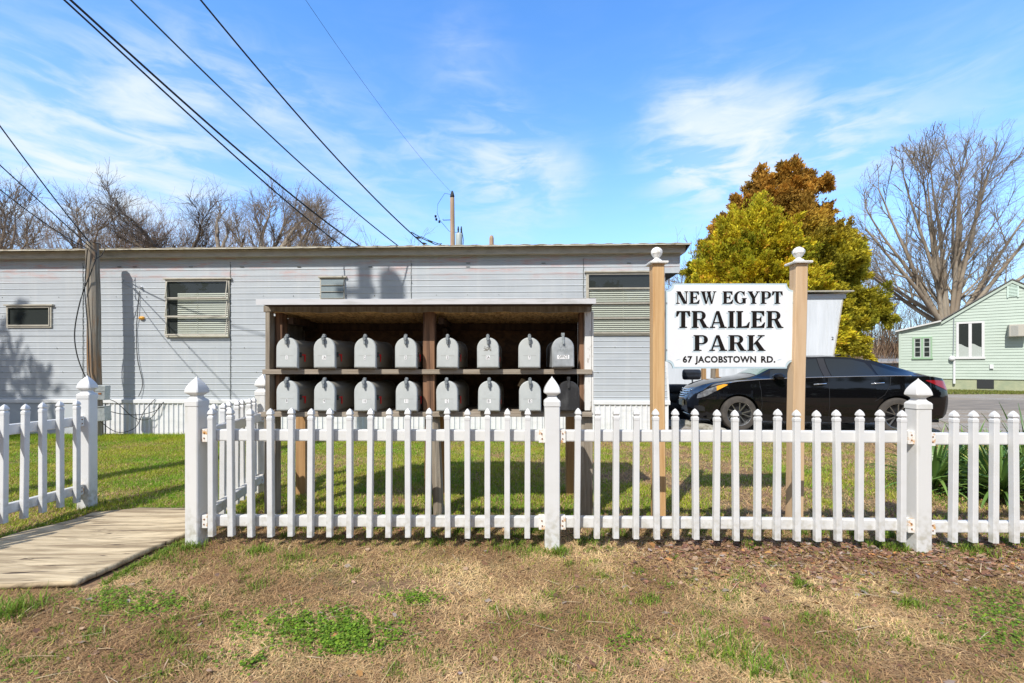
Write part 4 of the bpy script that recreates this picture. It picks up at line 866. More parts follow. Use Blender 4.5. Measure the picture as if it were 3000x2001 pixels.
def cable_fit(E, ez, pts, r, m, label, Nxy=(NP.x, NP.y), nz=None, s1=1.0, far=None):
    s_, z_ = [0.0], [ez]
    for px, py in pts:
        k = (px-CX)/F; dx, dy = Nxy[0]-E[0], Nxy[1]-E[1]; s = (k*E[1]-E[0])/(dx-k*dy); Y = E[1]+dy*s; s_.append(s); z_.append(EYE+(CY-py)/F*Y)
    if nz is not None: s_.append(1); z_.append(nz)
    deg = 3 if len(s_) > 4 else 2; co = np.polyfit(s_, z_, deg, w=[8]+[6]*len(pts)+([1] if nz is not None else []))
    sm = max(s_[1:1+len(pts)]); d1 = np.polyval(np.polyder(co), sm); zs = lambda s: np.polyval(co, s) if s <= sm else np.polyval(co, sm)+d1*(s-sm)+.5*max(-1, min(4, np.polyval(np.polyder(co, 2), sm)*.5))*(s-sm)**2
    P_ = [(E[0]+(Nxy[0]-E[0])*s, E[1]+(Nxy[1]-E[1])*s, float(zs(s))) for s in np.linspace(0, s1, 60)]
    tag(MB().tube(P_, r, 6).build('overhead_cable', m, smooth=True), label, 'cable', 'overhead cables from the street pole'); return P_[-1]
ends = []
def E_(px, Z): return (X3(px, Z), Z)
z6 = lambda L: [(a*.638, b*.638) for a, b in L]
ends.append(cable_fit(E_(1059, 8.3), 3.44, z6([(310, 0), (560, 210), (800, 420), (1000, 600), (1250, 830), (1480, 1010)]), .013, M['rope'], 'thick black overhead cable, upper one of the close pair', nz=7.4))
ends.append(cable_fit(E_(1000, 8.3), 3.46, z6([(285, 0), (520, 200), (760, 420), (980, 625), (1230, 865), (1440, 1020)]), .011, M['rope'], 'black overhead cable just below its close twin', nz=7.0))
ends.append(cable_fit(E_(1177, 8.5), 3.46, z6([(603, 0), (830, 230), (1010, 400), (1200, 585), (1400, 770), (1650, 985)]), .010, M['cablegreen'], 'greenish overhead cable between the black ones', nz=8.6))
ends.append(cable_fit(E_(1247, 8.5), 3.50, z6([(922, 0), (1100, 215), (1300, 450), (1500, 680), (1700, 890), (1870, 1050)]), .011, M['rope'], 'single black overhead cable reaching the roof insulators', nz=10.5))
ends.append(cable_fit((-3.94, 30), 12.7, [(896, 0), (989, 134), (1053, 230), (1148, 354)], .006, M['cablegreen'], 'faint thin teal wire high in the sky', nz=13.0))
ends.append(cable_fit(E_(272, 8.02), 3.38, [(0, 370), (128, 538), (215, 655)], .009, M['rope'], 'uppermost of the three cables leading to the grey service pole', nz=8.5))
ends.append(cable_fit(E_(268, 8.02), 3.34, [(0, 483), (100, 577), (190, 655)], .008, M['rope'], 'middle one of the three cables leading to the grey service pole', nz=6.5))
ends.append(cable_fit(E_(266, 8.02), 3.31, [(0, 555), (90, 625), (180, 685)], .007, M['rope'], 'lowest of the three cables leading to the grey service pole', nz=5.2))
ic = MB()
for px, py, L_ in ((1225, 695, 0), (1244, 712, 0), (1262, 706, 0)):
    p = at(px, py, 8.55); ic.tube([p+Vector((-.06, 0, .01)), p+Vector((0, 0, -.01)), p+Vector((.05, 0, -.02))], [.006, .02, .006], 6)
P0 = at(1180, 668, 8.5); ic.tube([at(1205, 680, 8.5), at(1240, 700, 8.5), at(1275, 716, 8.5), at(1294, 714, 8.8)], .009, 6); ic.tube([at(1232, 692, 8.5), at(1262, 706, 8.5), at(1292, 717, 8.8)], .006, 6)
tag(ic.build('cable_splice', M['rope'], smooth=True), 'tangled black cable splice at the trailer roof edge', 'cable')
# the street pole the cables come from (out of frame; its shadow falls on the trailer)
np_ = empty('utility_pole', NP, 0, 'tall street utility pole out of frame on the left carrying the cables', 'pole')
MB().tube([(0, 0, -.5), (0, 0, 5), (0, 0, 13.6)], [.17, .15, .11], 14).build('shaft', M['farpole'], np_, smooth='auto')
MB().lathe([(.02, 10.9), (.21, 10.95), (.21, 11.8), (.15, 11.9), (.02, 11.92)], 18, (.46, -.1, 0)).build('transformer', M['galv'], np_, smooth=True)
MB().box(-.5, .2, -.04, .04, 11.5, 11.6).build('cross_arm', M['farpole'], np_)
for e_ in ends:
    pass
# distant poles
fpz = empty('utility_pole', (X3(1325, 30), 30, 0), 0, 'distant wooden utility pole with grey transformer rising beyond the trailer roof', 'pole')
MB().tube([(.1, 0, -.2), (.0, 0, 12.4)], [.2, .14], 10).build('shaft', M['farpole'], fpz, smooth='auto')
MB().lathe([(.12, 12.4), (.15, 12.5), (.10, 12.7), (.05, 12.85)], 10).build('insulator', M['black'], fpz)
tf = MB().lathe([(.04, 9.0), (.20, 9.05), (.22, 9.15), (.22, 9.95), (.18, 10.05), (.03, 10.08)], 16, (.46, -.05, 0)).build('transformer', mat('pale_green_grey_steel', (.38, .44, .42), .5), fpz, smooth=True)
for x_ in (.40, .60): MB().lathe([(.04, 10.05), (.06, 10.12), (.04, 10.2), (.06, 10.28), (.03, 10.5)], 8, (x_, -.05, 0)).build('bushing', M['black'], tf)
MB().tube([(.6, -.05, 10.4), (.75, -.05, 9.6), (.70, -.05, 9.0), (.5, -.05, 8.3)], .02, 5).build('lead_wire', M['black'], fpz)
MB().tube([(0, 0, 12.6), (-.5, 0, 12.7), (-.95, 0, 12.0), (-1.0, 0, 11.4), (-.8, 0, 10.9), (-.2, 0, 10.2), (.35, 0, 10.1)], .014, 5).build('lead_wire', M['black'], fpz)
MB().tube([(0, 0, 10.95), (-.6, 0, 10.93), (-.62, 0, 11.0)], .025, 5).build('bracket_arm', M['black'], fpz)
for a in ((-1.1, 11.1), (-1.05, 10.9), (-.85, 10.75)): MB().lathe([(.04, 0), (.09, .04), (.04, .08), (.09, .12), (.03, .16)], 8, (a[0], 0, a[1])).build('cutout', M['black'], fpz)
tag(MB().tube([(0, 0, -.2), (0, 0, 9.75), (0, 0, 9.9)], [.2, .15, .10], 9).build('pole_stub', M['farpole'], loc=(X3(1440, 30), 30, 0)), 'short round pole top showing above the trailer roof right of the transformer pole', 'pole')

# ---------------------------------------------------------------- black sedan
M['paint'] = mat('black_car_paint', (.004, .004, .005), .045, spec=.6)
M['cglass'] = mat('dark_tinted_glass', (.012, .016, .018), .03, spec=.8)
M['chrome'] = mat('chrome', (.75, .76, .78), .12, metal=1)
M['tyre'] = mat('tyre_rubber', (.045, .040, .036), .8, (.075, .065, .055), (8, 8, 8))
M['alloy'] = mat('machined_alloy', (.42, .42, .42), .3, metal=.9)
M['pocket'] = mat('dark_wheel_pocket', (.02, .02, .022), .4)
car = empty('parked_car', (0, 0, 0), 0, 'black four door sedan parked behind the sign facing left', 'car')
xx_ = np.linspace(-.2, 5.0, 521)
def curve(pts, sm=9):
    v = np.interp(xx_, [p[0] for p in pts], [p[1] for p in pts]); k = np.hanning(sm); k /= k.sum(); v2 = np.convolve(np.pad(v, sm//2, 'edge'), k, 'valid'); return lambda x: np.interp(x, xx_, v2)
zt_ = curve([(-.2, .40), (0, .60), (.05, .76), (.12, .84), (.25, .90), (.55, .975), (.9, 1.03), (1.22, 1.075), (1.35, 1.11), (1.7, 1.29), (2.05, 1.43), (2.35, 1.475), (2.7, 1.485), (3.1, 1.465), (3.5, 1.395), (3.9, 1.27), (4.25, 1.155), (4.45, 1.12), (4.72, 1.09), (4.80, 1.0), (4.86, .7)], 11)
zb2 = curve([(-.2, .30), (0, .50), (.06, .66), (.15, .74), (.5, .88), (.9, .955), (1.3, .995), (2, 1.03), (3, 1.06), (3.8, 1.075), (4.3, 1.065), (4.7, 1.02), (4.80, .92), (4.86, .6)], 11)
wf = curve([(-.2, .3), (0, .50), (.06, .68), (.15, .77), (.35, .84), (.7, .895), (1.2, .915), (2.5, .92), (3.8, .915), (4.3, .875), (4.6, .81), (4.76, .74), (4.82, .60)], 13)
wtf = curve([(0, .42), (.3, .58), (.8, .66), (1.25, .70), (1.5, .66), (2.05, .585), (2.7, .575), (3.3, .565), (3.8, .58), (4.2, .62), (4.6, .60), (4.82, .48)], 21)
def prof(z): return np.interp(z, [.18, .3, .45, .62, .80, .92, 1.1], [.93, .975, .992, 1.0, .993, .975, .955])
WX = (.93, 3.725); WR = .375
def zbot(x):
    b = float(np.interp(x, [0, .15, .5, 1.4, 3.3, 4.2, 4.6, 4.82], [.30, .215, .20, .19, .20, .24, .30, .42]))
    for c in WX:
        if abs(x-c) < WR: b = max(b, .335+math.sqrt(WR*WR-(x-c)**2))
    return b
def yside(x, z):
    zb = float(zb2(x)); w_ = float(wf(x))
    if z <= zb: return w_*float(prof(z))
    y0 = w_*float(prof(zb)); zt = float(zt_(x))-.045; y1 = float(wtf(x)); t = min(1, max(0, (z-zb)/max(zt-zb, 1e-3))); return y0+(y1-y0)*(t+.10*math.sin(math.pi*t))
def bend(x, y, z):
    e = max(0, (x-4.3)/.52); f = max(0, (.55-x)/.55); w_ = max(float(wf(x)), .1)
    x -= e**2*(.10*max(0, abs(z-.62)/.38)**2+.10*min(1, abs(y)/w_)**3); x += f**2*(.10*max(0, abs(z-.48)/.32)**2+.03*min(1, abs(y)/w_)**3); return (x, y, z)
st_ = sorted(set(np.round(np.concatenate([np.linspace(0, .2, 14), np.linspace(.2, 4.6, 95), np.linspace(4.6, 4.82, 12), *[c+np.array([-1, 1])[:, None]*WR*np.sin(np.linspace(0, math.pi/2, 14))[None, :] for c in WX]], axis=None).ravel() if False else np.concatenate([np.linspace(0, .2, 14), np.linspace(.2, 4.6, 95), np.linspace(4.6, 4.82, 12)]+[(c+s*WR*np.sin(np.linspace(0, math.pi/2, 14))) for c in WX for s in (-1, 1)]+[np.array([c-WR-.001, c+WR+.001]) for c in WX]), 4)))
rings = []
for x in st_:
    zb, z0 = float(zb2(x)), zbot(x); half = []
    for t in np.linspace(0, 1, 15): z = z0+(zb-z0)*t; half.append((yside(x, z), z))
    zt = float(zt_(x)); ze = zt-.045
    for t in np.linspace(0, 1, 7)[1:]: z = zb+(ze-zb)*t; half.append((yside(x, z) if ze > zb else yside(x, zb)+(float(wtf(x))-yside(x, zb))*t, z))
    we = half[-1][0]
    for t in (.85, .65, .4, .2): half.append((we*t, zt-.045*t**2.2))
    full = half+[(0, zt)]+[(-a, b) for a, b in half[::-1]]
    rings.append([bend(x, -a, b) for a, b in full])
mb = MB(); mb.loft(rings, cap=False, closed=False); k = len(rings[0])
mb.add(rings[0], [tuple(range(k))]); mb.add(rings[-1], [tuple(range(k))[::-1]])
body = mb.build('body', M['paint'], car, smooth='auto')
MB().box(.25, 4.6, -.62, .62, .20, .30).box(.3, 4.5, -.60, .60, .30, .62).box(1.38, 3.28, -.86, .86, .19, .3).build('underbody', M['black'], car)
for c in WX: MB().box(c-.40, c+.40, -.60, .60, .30, .78).build('wheel_well', M['black'], car)
def sidepatch(name, xs, lo, hi, m, off=.006, sgn=-1, rows=4, par=None):
    v = []; n = len(xs)
    for x, a, b in zip(xs, lo, hi):
        for j in range(rows+1): z = a+(b-a)*j/rows; v.append(bend(x, sgn*(yside(x, z)+off), z))
    f = [(i*(rows+1)+j, (i+1)*(rows+1)+j, (i+1)*(rows+1)+j+1, i*(rows+1)+j+1) for i in range(n-1) for j in range(rows)]
    if sgn > 0: f = [q[::-1] for q in f]
    return MB().add(v, f).build(name, m, par or car, smooth=True)
for sg_ in (-1, 1):
    xs1 = np.linspace(1.50, 2.46, 12); sidepatch('side_window', xs1, [float(zb2(x))+.012 for x in xs1], [min(float(zt_(x))-.085, 1.405) if x > 1.6 else float(zb2(x))+.012+(x-1.5)*1.7 for x in xs1], M['cglass'], sgn=sg_)
    xs1 = np.linspace(2.61, 3.38, 14); sidepatch('side_window', xs1, [float(zb2(x))+.014 for x in xs1], [min(float(zt_(x))-.085-.03*max(0, x-3.1)/.3, 1.40) if x < 3.33 else 1.25-(x-3.33)*1.2 for x in xs1], M['cglass'], sgn=sg_)
    xs1 = np.linspace(3.42, 3.92, 8); sidepatch('quarter_window', xs1, [float(zb2(x))+.014 for x in xs1], [float(zb2(x))+.018+(3.92-x)*.42 for x in xs1], M['cglass'], sgn=sg_)
    xs1 = np.concatenate([np.linspace(2.475, 2.595, 3)]); sidepatch('door_pillar', xs1, [float(zb2(x))+.012 for x in xs1], [1.405]*3, M['pocket'], sgn=sg_, off=.005)
    ch_ = MB(); ch_.tube([(x, sg_*(yside(x, float(zb2(x)))+.004), float(zb2(x))+.002) for x in np.linspace(.75, 3.98, 40)], .009, 6).build('chrome_strip', M['chrome'], car, smooth=True)
    for pts in ([(1.30, .98), (1.33, .8), (1.35, .5), (1.30, .25)], [(2.54, 1.04), (2.55, .8), (2.55, .5), (2.54, .25)], [(3.62, 1.06), (3.60, .9), (3.50, .72), (3.33, .60)]):
        P_ = []
        for (a, b), (c_, d) in zip(pts[:-1], pts[1:]):
            for t in np.linspace(0, 1, 6): x, z = a+(c_-a)*t, b+(d-b)*t; P_.append(bend(x, sg_*(yside(x, z)+.0015), z))
        MB().tube(P_, .0035, 5).build('door_seam', M['pocket'], car)
    for x0 in (2.27, 3.27):
        h = MB().tube([(x0+.02, sg_*(yside(x0, .90)-.01), .905+.02*(x0 > 3)), (x0+.03, sg_*(yside(x0, .90)+.03), .91+.02*(x0 > 3)), (x0+.21, sg_*(yside(x0, .90)+.03), .925+.02*(x0 > 3)), (x0+.23, sg_*(yside(x0, .90)-.01), .925+.02*(x0 > 3))], .012, 8).build('door_handle', M['chrome'], car, smooth=True)
    xs1 = np.linspace(.14, .52, 9); sidepatch('headlight', xs1, np.interp(xs1, [.14, .3, .52], [.615, .655, .775]), np.interp(xs1, [.14, .3, .52], [.70, .79, .865]), mat('headlight_lens', (.42, .44, .46), .12, (.12, .12, .13), (14, 14, 14), metal=.5) if sg_ < 0 else M['alloy'], sgn=sg_, off=.008)
    xs1 = np.linspace(.52, .72, 6); sidepatch('turn_signal', xs1, np.interp(xs1, [.52, .72], [.775, .885]), np.interp(xs1, [.52, .66, .72], [.865, .905, .895]), M['amber'] if 'amber' in M else M.setdefault('amber', mat('amber_signal', (.85, .38, .03), .2)), sgn=sg_, off=.008)
    xs1 = np.linspace(4.22, 4.72, 12); sidepatch('tail_light', xs1, np.interp(xs1, [4.22, 4.45, 4.72], [.985, .89, .80]), np.interp(xs1, [4.22, 4.45, 4.72], [.995, .995, .975]), M.setdefault('tail', mat('red_tail_lens', (.28, .006, .010), .12, coat=.5)), sgn=sg_, off=.008)
    sidepatch('fog_light', np.linspace(.10, .30, 5), [.37]*5, [.46, .47, .475, .47, .44], M['pocket'], sgn=sg_, off=.004)
    rings = []
    for t in np.linspace(-1, 1, 9): r_ = math.sqrt(max(1-t*t, .0)); rings.append([(1.62+.05*t+.075*r_*math.cos(a), sg_*(.98+.10*t), 1.055+.065*r_*math.sin(a)) for a in np.linspace(0, 2*math.pi, 14, endpoint=False)])
    MB().loft(rings).build('mirror', M['paint'], car, smooth=True)
def toppatch(name, xs, m, frac=.93, off=.007):
    v = []; rows = 8
    for x in xs:
        for j in range(rows+1): t = (2*j/rows-1)*frac; v.append((x, t*float(wtf(x)), float(zt_(x))-.045*abs(t)**2.2+off))
    return MB().add(v, [(i*(rows+1)+j, (i+1)*(rows+1)+j, (i+1)*(rows+1)+j+1, i*(rows+1)+j+1) for i in range(len(xs)-1) for j in range(rows)]).build(name, m, car, smooth=True)
toppatch('windshield', np.linspace(1.34, 2.02, 14), mat('windshield_glass', (.16, .25, .21), .03, spec=.9)); toppatch('rear_window', np.linspace(3.55, 4.22, 14), M['cglass'])
g_ = MB()
for i, z in enumerate((.60, .645, .69, .735, .775)):
    ww = .30+.03*i; g_.tube([(.012+.10*(abs(t)**2)*.6-.02+(.03 if z > .70 else 0)+(z-.6)*.28-.0, t*ww, z) for t in np.linspace(-1, 1, 13)], .011, 6)
g_.build('grille', M['chrome'], car, smooth=True)
MB().box(-.022, .012, -.27, .05, .43, .55).build('licence_plate', mat('cream_plate', (.55, .52, .36), .5), car, bevel=.003)
MB().tube([(.10+.5*(abs(t)**4)*.5, t*.80, .255) for t in np.linspace(-1, 1, 17)], .03, 6).build('front_lip', M['paint'], car, smooth=True)
MB().prism([(3.05, 1.47), (3.22, 1.455), (3.20, 1.50)], -.02, .02).build('roof_antenna', M['paint'], car)
def wheel(x, y, sg_):
    w_ = empty('wheel', (x, y, .335)); w_.parent = car
    MB().lathe([(.225, -.10), (.29, -.108), (.318, -.10), (.333, -.075), (.335, 0), (.333, .075), (.318, .10), (.29, .108), (.225, .10)], 48, axis='y', cap=False).build('tyre', M['tyre'], w_, smooth='auto')
    s = sg_; MB().lathe([(.226, s*.102), (.232, s*.104), (.224, s*.095), (.214, s*.07), (.212, -s*.06)], 40, axis='y', cap=False).build('rim', M['alloy'], w_, smooth='auto')
    MB().lathe([(.001, s*.02), (.212, s*.02), (.213, s*.01), (.001, s*.01)][::1], 32, axis='y').build('brake_disc', M['pocket'], w_)
    sp = MB()
    for k in range(5):
        for da in (-9.5, 9.5):
            a0 = R(72*k+da*.4); a1 = R(72*k+da*1.6); c0, s0, c1, s1 = math.cos(a0), math.sin(a0), math.cos(a1), math.sin(a1); p0 = Vector((c0*.045, 0, s0*.045)); p1 = Vector((c1*.218, 0, s1*.218)); d = (p1-p0).normalized(); q = Vector((-d.z, 0, d.x))
            def V3(p, o, y): return (p.x+q.x*o, y*s, p.z+q.z*o)
            P8 = [V3(p0, -.009, .060), V3(p1, -.010, .075), V3(p1, .010, .075), V3(p0, .009, .060), V3(p0, -.006, .080), V3(p1, -.007, .098), V3(p1, .007, .098), V3(p0, .006, .080)]
            sp.hexa(P8)
    sp.build('spokes', M['alloy'], w_)
    MB().lathe([(.001, s*.092), (.030, s*.090), (.055, s*.080), (.055, s*.03), (.001, s*.03)], 20, axis='y').build('hub_cap', M['pocket'], w_, smooth='auto')
for c in WX:
    for s in (-1, 1): wheel(c, s*.815, s)
CYAW = math.atan2(-.45, 2.79); car.rotation_euler = (0, 0, CYAW); fw = Vector((.93*math.cos(CYAW)+.90*math.sin(CYAW), .93*math.sin(CYAW)-.90*math.cos(CYAW)))
car.scale = (.978, 1, 1); car.location = (4.40-fw.x+.015, 8.80-fw.y, .012)

# ---------------------------------------------------------------- green house
HY = R(-41); HP = Plane((21.8, 25.6), HY)
hs = empty('house', (21.8, 25.6, 0), HY, 'mint green clapboard house with a low gable at the right edge', 'house')
M['mint'] = mat('mint_green_siding', (.45, .53, .46), .55, (.40, .48, .41), (1.5, 1.5, 6), .4, .7, rnd=False)
hp = [HP(2636, 972), HP(2757, 944), HP(2965, 822)]; xL, zL = 0.0, hp[0][1]; x2, z2 = hp[1]; xp, zp = hp[2]; XR_ = xp+(zp-2.9)/((zp-z2)/(xp-x2)); XR_ = min(XR_, xp+6)
def roofz(x): return float(np.interp(x, [0, x2, xp, xp+6], [zL, z2, zp, zp-6*(zp-z2)/(xp-x2)]))
zbase = HP(2800, 1110)[1]; XE = xp+6
mb = MB(); z = zbase; pit = .152; row = 0
while z < zp:
    z1 = min(z+pit, zp)
    def span(zz):
        a = 0.0 if zz <= zL else (np.interp(zz, [zL, z2, zp], [0, x2, xp])); b = XE if zz <= roofz(XE) else xp+(zp-zz)/((zp-z2)/(xp-x2)); return float(a), float(max(b, a))
    (a0, b0), (a1, b1) = span(z), span(z1)
    mb.add([(a0, -.024, z), (b0, -.024, z), (b1, -.002, z1), (a1, -.002, z1), (a0, .0, z), (b0, .0, z)], [(0, 1, 2, 3), (4, 5, 1, 0)]); z = z1
mb.build('wall', M['mint'], hs)
MB().add([(0, .02, zbase), (XE, .02, zbase), (XE, .02, roofz(XE)), (xp, .02, zp), (x2, .02, z2), (0, .02, zL), (0, 8, zbase), (0, 8, zL)], [(0, 1, 2, 3, 4, 5), (6, 0, 5, 7)]).build('inner_wall', M['mint'], hs)
M['found'] = mat('cream_green_foundation', (.40, .42, .27), .9, (.28, .33, .22), (2, 2, 3), .4, .7)
MB().box(.0, XE, .03, .2, -.1, zbase+.01).build('foundation', M['found'], hs)
a = HP(2862, 1117)[0]; b_ = HP(2912, 1117)[0]; MB().box(a, b_, .0, .029, HP(2880, 1138)[1], zbase-.02).build('foundation_vent', M['interior'], hs)
rm = MB(); M['hroof'] = mat('dark_shingle', (.10, .10, .10), .9, (.16, .15, .14), (8, 8, 8)); e = .10
def slabr(xa, za, xb, zb_, t, y0, y1, m, name): MB().hexa([(xa, y0, za), (xb, y0, zb_), (xb, y1, zb_), (xa, y1, za), (xa, y0, za+t), (xb, y0, zb_+t), (xb, y1, zb_+t), (xa, y1, za+t)]).build(name, m, hs)
slabr(-.18, zL-.02, x2, z2+.02, .08, -.20, 8, mat('pale_metal_roof', (.60, .60, .58), .5), 'porch_roof')
slabr(x2-.05, z2+.03, xp, zp+.03, .06, -.12, 8, M['hroof'], 'roof'); slabr(xp+.001, zp+.03, XE+.3, roofz(XE)-.1, .06, -.12, 8, M['hroof'], 'roof')
slabr(x2, z2-.13, xp, zp-.13, .13, -.09, -.03, M['mint'], 'rake_board'); slabr(xp+.002, zp-.13, XE, roofz(XE)-.13, .13, -.09, -.03, M['mint'], 'rake_board')
MB().box(-.03, .06, -.05, .05, zbase, zL-.02).build('corner_board', M['mint'], hs)
def hwin(px0, py0, px1, py1, col, fr, rows, name='window', curtain=False):
    x0, zt = HP(px0, py0); x1, zb_ = HP(px1, py1); w_ = MB(); xm = (x0+x1)/2
    w_.box(x0, x1, -.07, -.0, zt-fr, zt); w_.box(x0-.03, x1+.03, -.09, -.0, zb_-.02, zb_+fr); w_.box(x0, x0+fr, -.07, .0, zb_+fr, zt-fr); w_.box(x1-fr, x1, -.07, 0, zb_+fr, zt-fr); w_.box(xm-fr*.6, xm+fr*.6, -.06, 0, zb_+fr, zt-fr)
    o = w_.build(name, col, hs)
    for a, b in ((x0+fr, xm-fr*.6), (xm+fr*.6, x1-fr)):
        MB().box(a, b, -.036, -.028, zb_+fr, zt-fr).build('backing', M['interior'], o)
        if rows > 1:
            g = MB(); f2 = .045; g.box(a, a+f2, -.055, -.04, zb_+fr, zt-fr); g.box(b-f2, b, -.055, -.04, zb_+fr, zt-fr)
            zz0, zz1 = zb_+fr, zt-fr
            for t in (0, .27, .52, .78): zc = zz0+(zz1-zz0)*t; g.box(a+f2, b-f2, -.055, -.04, zc, zc+(.05 if t in (0, .52) else .02))
            g.box(a+f2, b-f2, -.055, -.04, zz1-.04, zz1); g.build('sash', M['vinyl'], o)
        if curtain:
            c = MB(); pts = []; 
            for i in range(13): t = i/12; x = a+(b-a)*t; pts.append((x, -.045+.005*math.sin(i*2.4), zb_+fr+(zt-zb_)*(.30+.05*math.cos(t*3.1))))
            for i in range(12): p, q = pts[i], pts[i+1]; c.add([(p[0], p[1], zb_+fr), (q[0], q[1], zb_+fr), q, p], [(0, 1, 2, 3)])
            c.build('curtain', mat('white_curtain', (.6, .6, .6), .8), o)
        MB().add([(a, -.06, zb_+fr), (b, -.06, zb_+fr), (b, -.06, zt-fr), (a, -.06, zt-fr)], [(0, 1, 2, 3)]).build('pane', M['glass'], o)
hwin(2673, 988, 2731, 1051, mat('green_window_frame', (.27, .42, .27), .6), .07, 3); hwin(2801, 944, 2884, 1050, M['vinyl'], .10, 1, curtain=True)
x0, zt = HP(2951, 953); x1, zb_ = HP(3004, 986); ac = MB().box(x0, x1, -.55, -.03, zb_, zt).build('air_conditioner', mat('beige_ac_case', (.44, .42, .36), .6), hs, bevel=.02)
g = MB(); 
for i in range(12): zz = zb_+.05+(zt-zb_-.1)*i/12; g.box(x0+.05, x1-.3, -.557, -.551, zz, zz+.012)
g.build('grille', M['galv'], ac)
x0, zt = HP(2954, 832); x1, zb_ = HP(2980, 868); v_ = MB()
for i in range(9): zz = zb_+(zt-zb_)*i/9; v_.hexa([(x0, -.06, zz), (x1, -.06, zz), (x1, -.03, zz+.03), (x0, -.03, zz+.03), (x0, -.06, zz+.02), (x1, -.06, zz+.02), (x1, -.03, zz+.05), (x0, -.03, zz+.05)])
v_.box(x0-.05, x0, -.07, -.02, zb_-.05, zt+.05); v_.box(x1, x1+.05, -.07, -.02, zb_-.05, zt+.05); v_.build('gable_vent', mat('pale_mint', (.55, .68, .60), .6), hs)
x0, z0_ = HP(2793, 1050); MB().tube([(x0+.02, -.05, HP(2795, 918)[1]), (x0, -.06, z0_+.5), (x0-.03, -.06, z0_+.05)], .022, 6).build('service_conduit', M['galv'], hs); mt = MB().lathe([(.13, 0), (.14, -.1), (.11, -.18), (.02, -.2)], 14, (x0-.05, -.03, z0_), 'y').build('electric_meter', M['skirt'], hs, smooth=True)
MB().tube([(x0+.03, -.08, z0_-.1), (x0+.03, -.08, zbase-.1), (x0+.03, -.1, zbase-.25)], .05, 8).build('meter_pipe', M['skirt'], hs)
MB().box(HP(2899, 1070)[0], HP(2910, 1070)[0], -.10, -.03, HP(2900, 1080)[1], HP(2900, 1068)[1]).build('outlet_cover', M['skirt'], hs)
# shed behind
sd_ = empty('shed', (X3(2570, 36), 36, 0), 0, 'low grey shed with a rusty metal roof left of the green house', 'shed')
MB().box(-3.2, 6, 0, 5, 0, 1.9).build('wall', mat('grey_shed_wall', (.30, .32, .36), .8), sd_)
zr0, zr1 = EYE+(CY-1062)/F*36, EYE+(CY-1026)/F*38
MB().hexa([(-3.2, -.3, 1.55), (6, -.3, 1.55), (6, 3.0, 2.45), (-1.8, 3.0, 2.45), (-3.2, -.3, 1.6), (6, -.3, 1.6), (6, 3.0, 2.5), (-1.8, 3.0, 2.5)]).build('roof', mat('rusty_metal_roof', (.34, .34, .34), .6, (.25, .17, .12), (.8, 3, 3), .45, .65), sd_)
mbp = empty('meter_post', (X3(2487, 22), 22, 0), 0, 'small white louvred box on a post beyond the car roof', 'meter box')
zc = EYE+(CY-1018)/F*22
MB().tube([(0, 0, 0), (0, 0, zc)], .05, 8).build('post', M['greyw'], mbp)
b = MB()
for i in range(3): b.box(-.22, .22, -.10, .10, zc-.10+.11*i, zc-.10+.11*i+.08)
b.build('box', M['vinyl'], mbp)

# ---------------------------------------------------------------- yucca
yc = empty('yucca', (4.35, 4.05, .03), 0, 'spiky green yucca plant behind the fence at the right edge', 'plant')
def yucca(cx, cy, n, Lm, parent, name='leaves'):
    V, T_, C_ = [], [], []; r_ = np.random.RandomState(int(cx*100) % 1000+5)
    for i in range(n):
        a = r_.rand()*2*math.pi; e = R(8+75*r_.rand()**.8); L = Lm*(.6+.45*r_.rand()); w = .009+.007*r_.rand(); hd = np.array([math.cos(a), math.sin(a)]); p = np.array([-hd[1], hd[0]]); K = 7; o = len(V); el = e
        P = np.array([cx+hd[0]*.03, cy+hd[1]*.03, .05+.10*r_.rand()]); col = np.array([(.12, .22, .05), (.19, .30, .07), (.07, .15, .04), (.40, .42, .10)][r_.choice(4, p=[.4, .3, .25, .05])])
        bend = R(4+8*r_.rand())*(1 if el < R(60) else .4)
        for k in range(K+1):
            t = k/K; ww = w*(math.sin(min(1, t*3+.35)*math.pi/2))*(1-t**3)+.001
            V += [P-np.array([p[0]*ww, p[1]*ww, -.006*(1-t)]), P+np.array([0, 0, -.004]), P+np.array([p[0]*ww, p[1]*ww, .006*(1-t)])]; C_ += [col*(.9+.2*t)]*3
            d = np.array([hd[0]*math.cos(el), hd[1]*math.cos(el), math.sin(el)]); P = P+d*L/K; el -= bend
        for k in range(K):
            b = o+3*k; T_ += [(b, b+1, b+4, b+3), (b+1, b+2, b+5, b+4)]
    return npmesh(name, np.array(V), np.array(T_), M['leaf'], np.array(C_), parent=parent)
M['leafgloss'] = leafmat('glossy_leaf', .15, .35, .5)
for cx, cy, n_, L_ in ((0, 0, 150, .62), (.55, .25, 150, .80), (-.32, .30, 120, .58), (.25, -.25, 80, .5), (.95, .0, 110, .75), (.2, .5, 120, .6)):
    o = yucca(cx, cy, n_, L_, yc, 'rosette'); o.data.materials[0] = M['leafgloss']

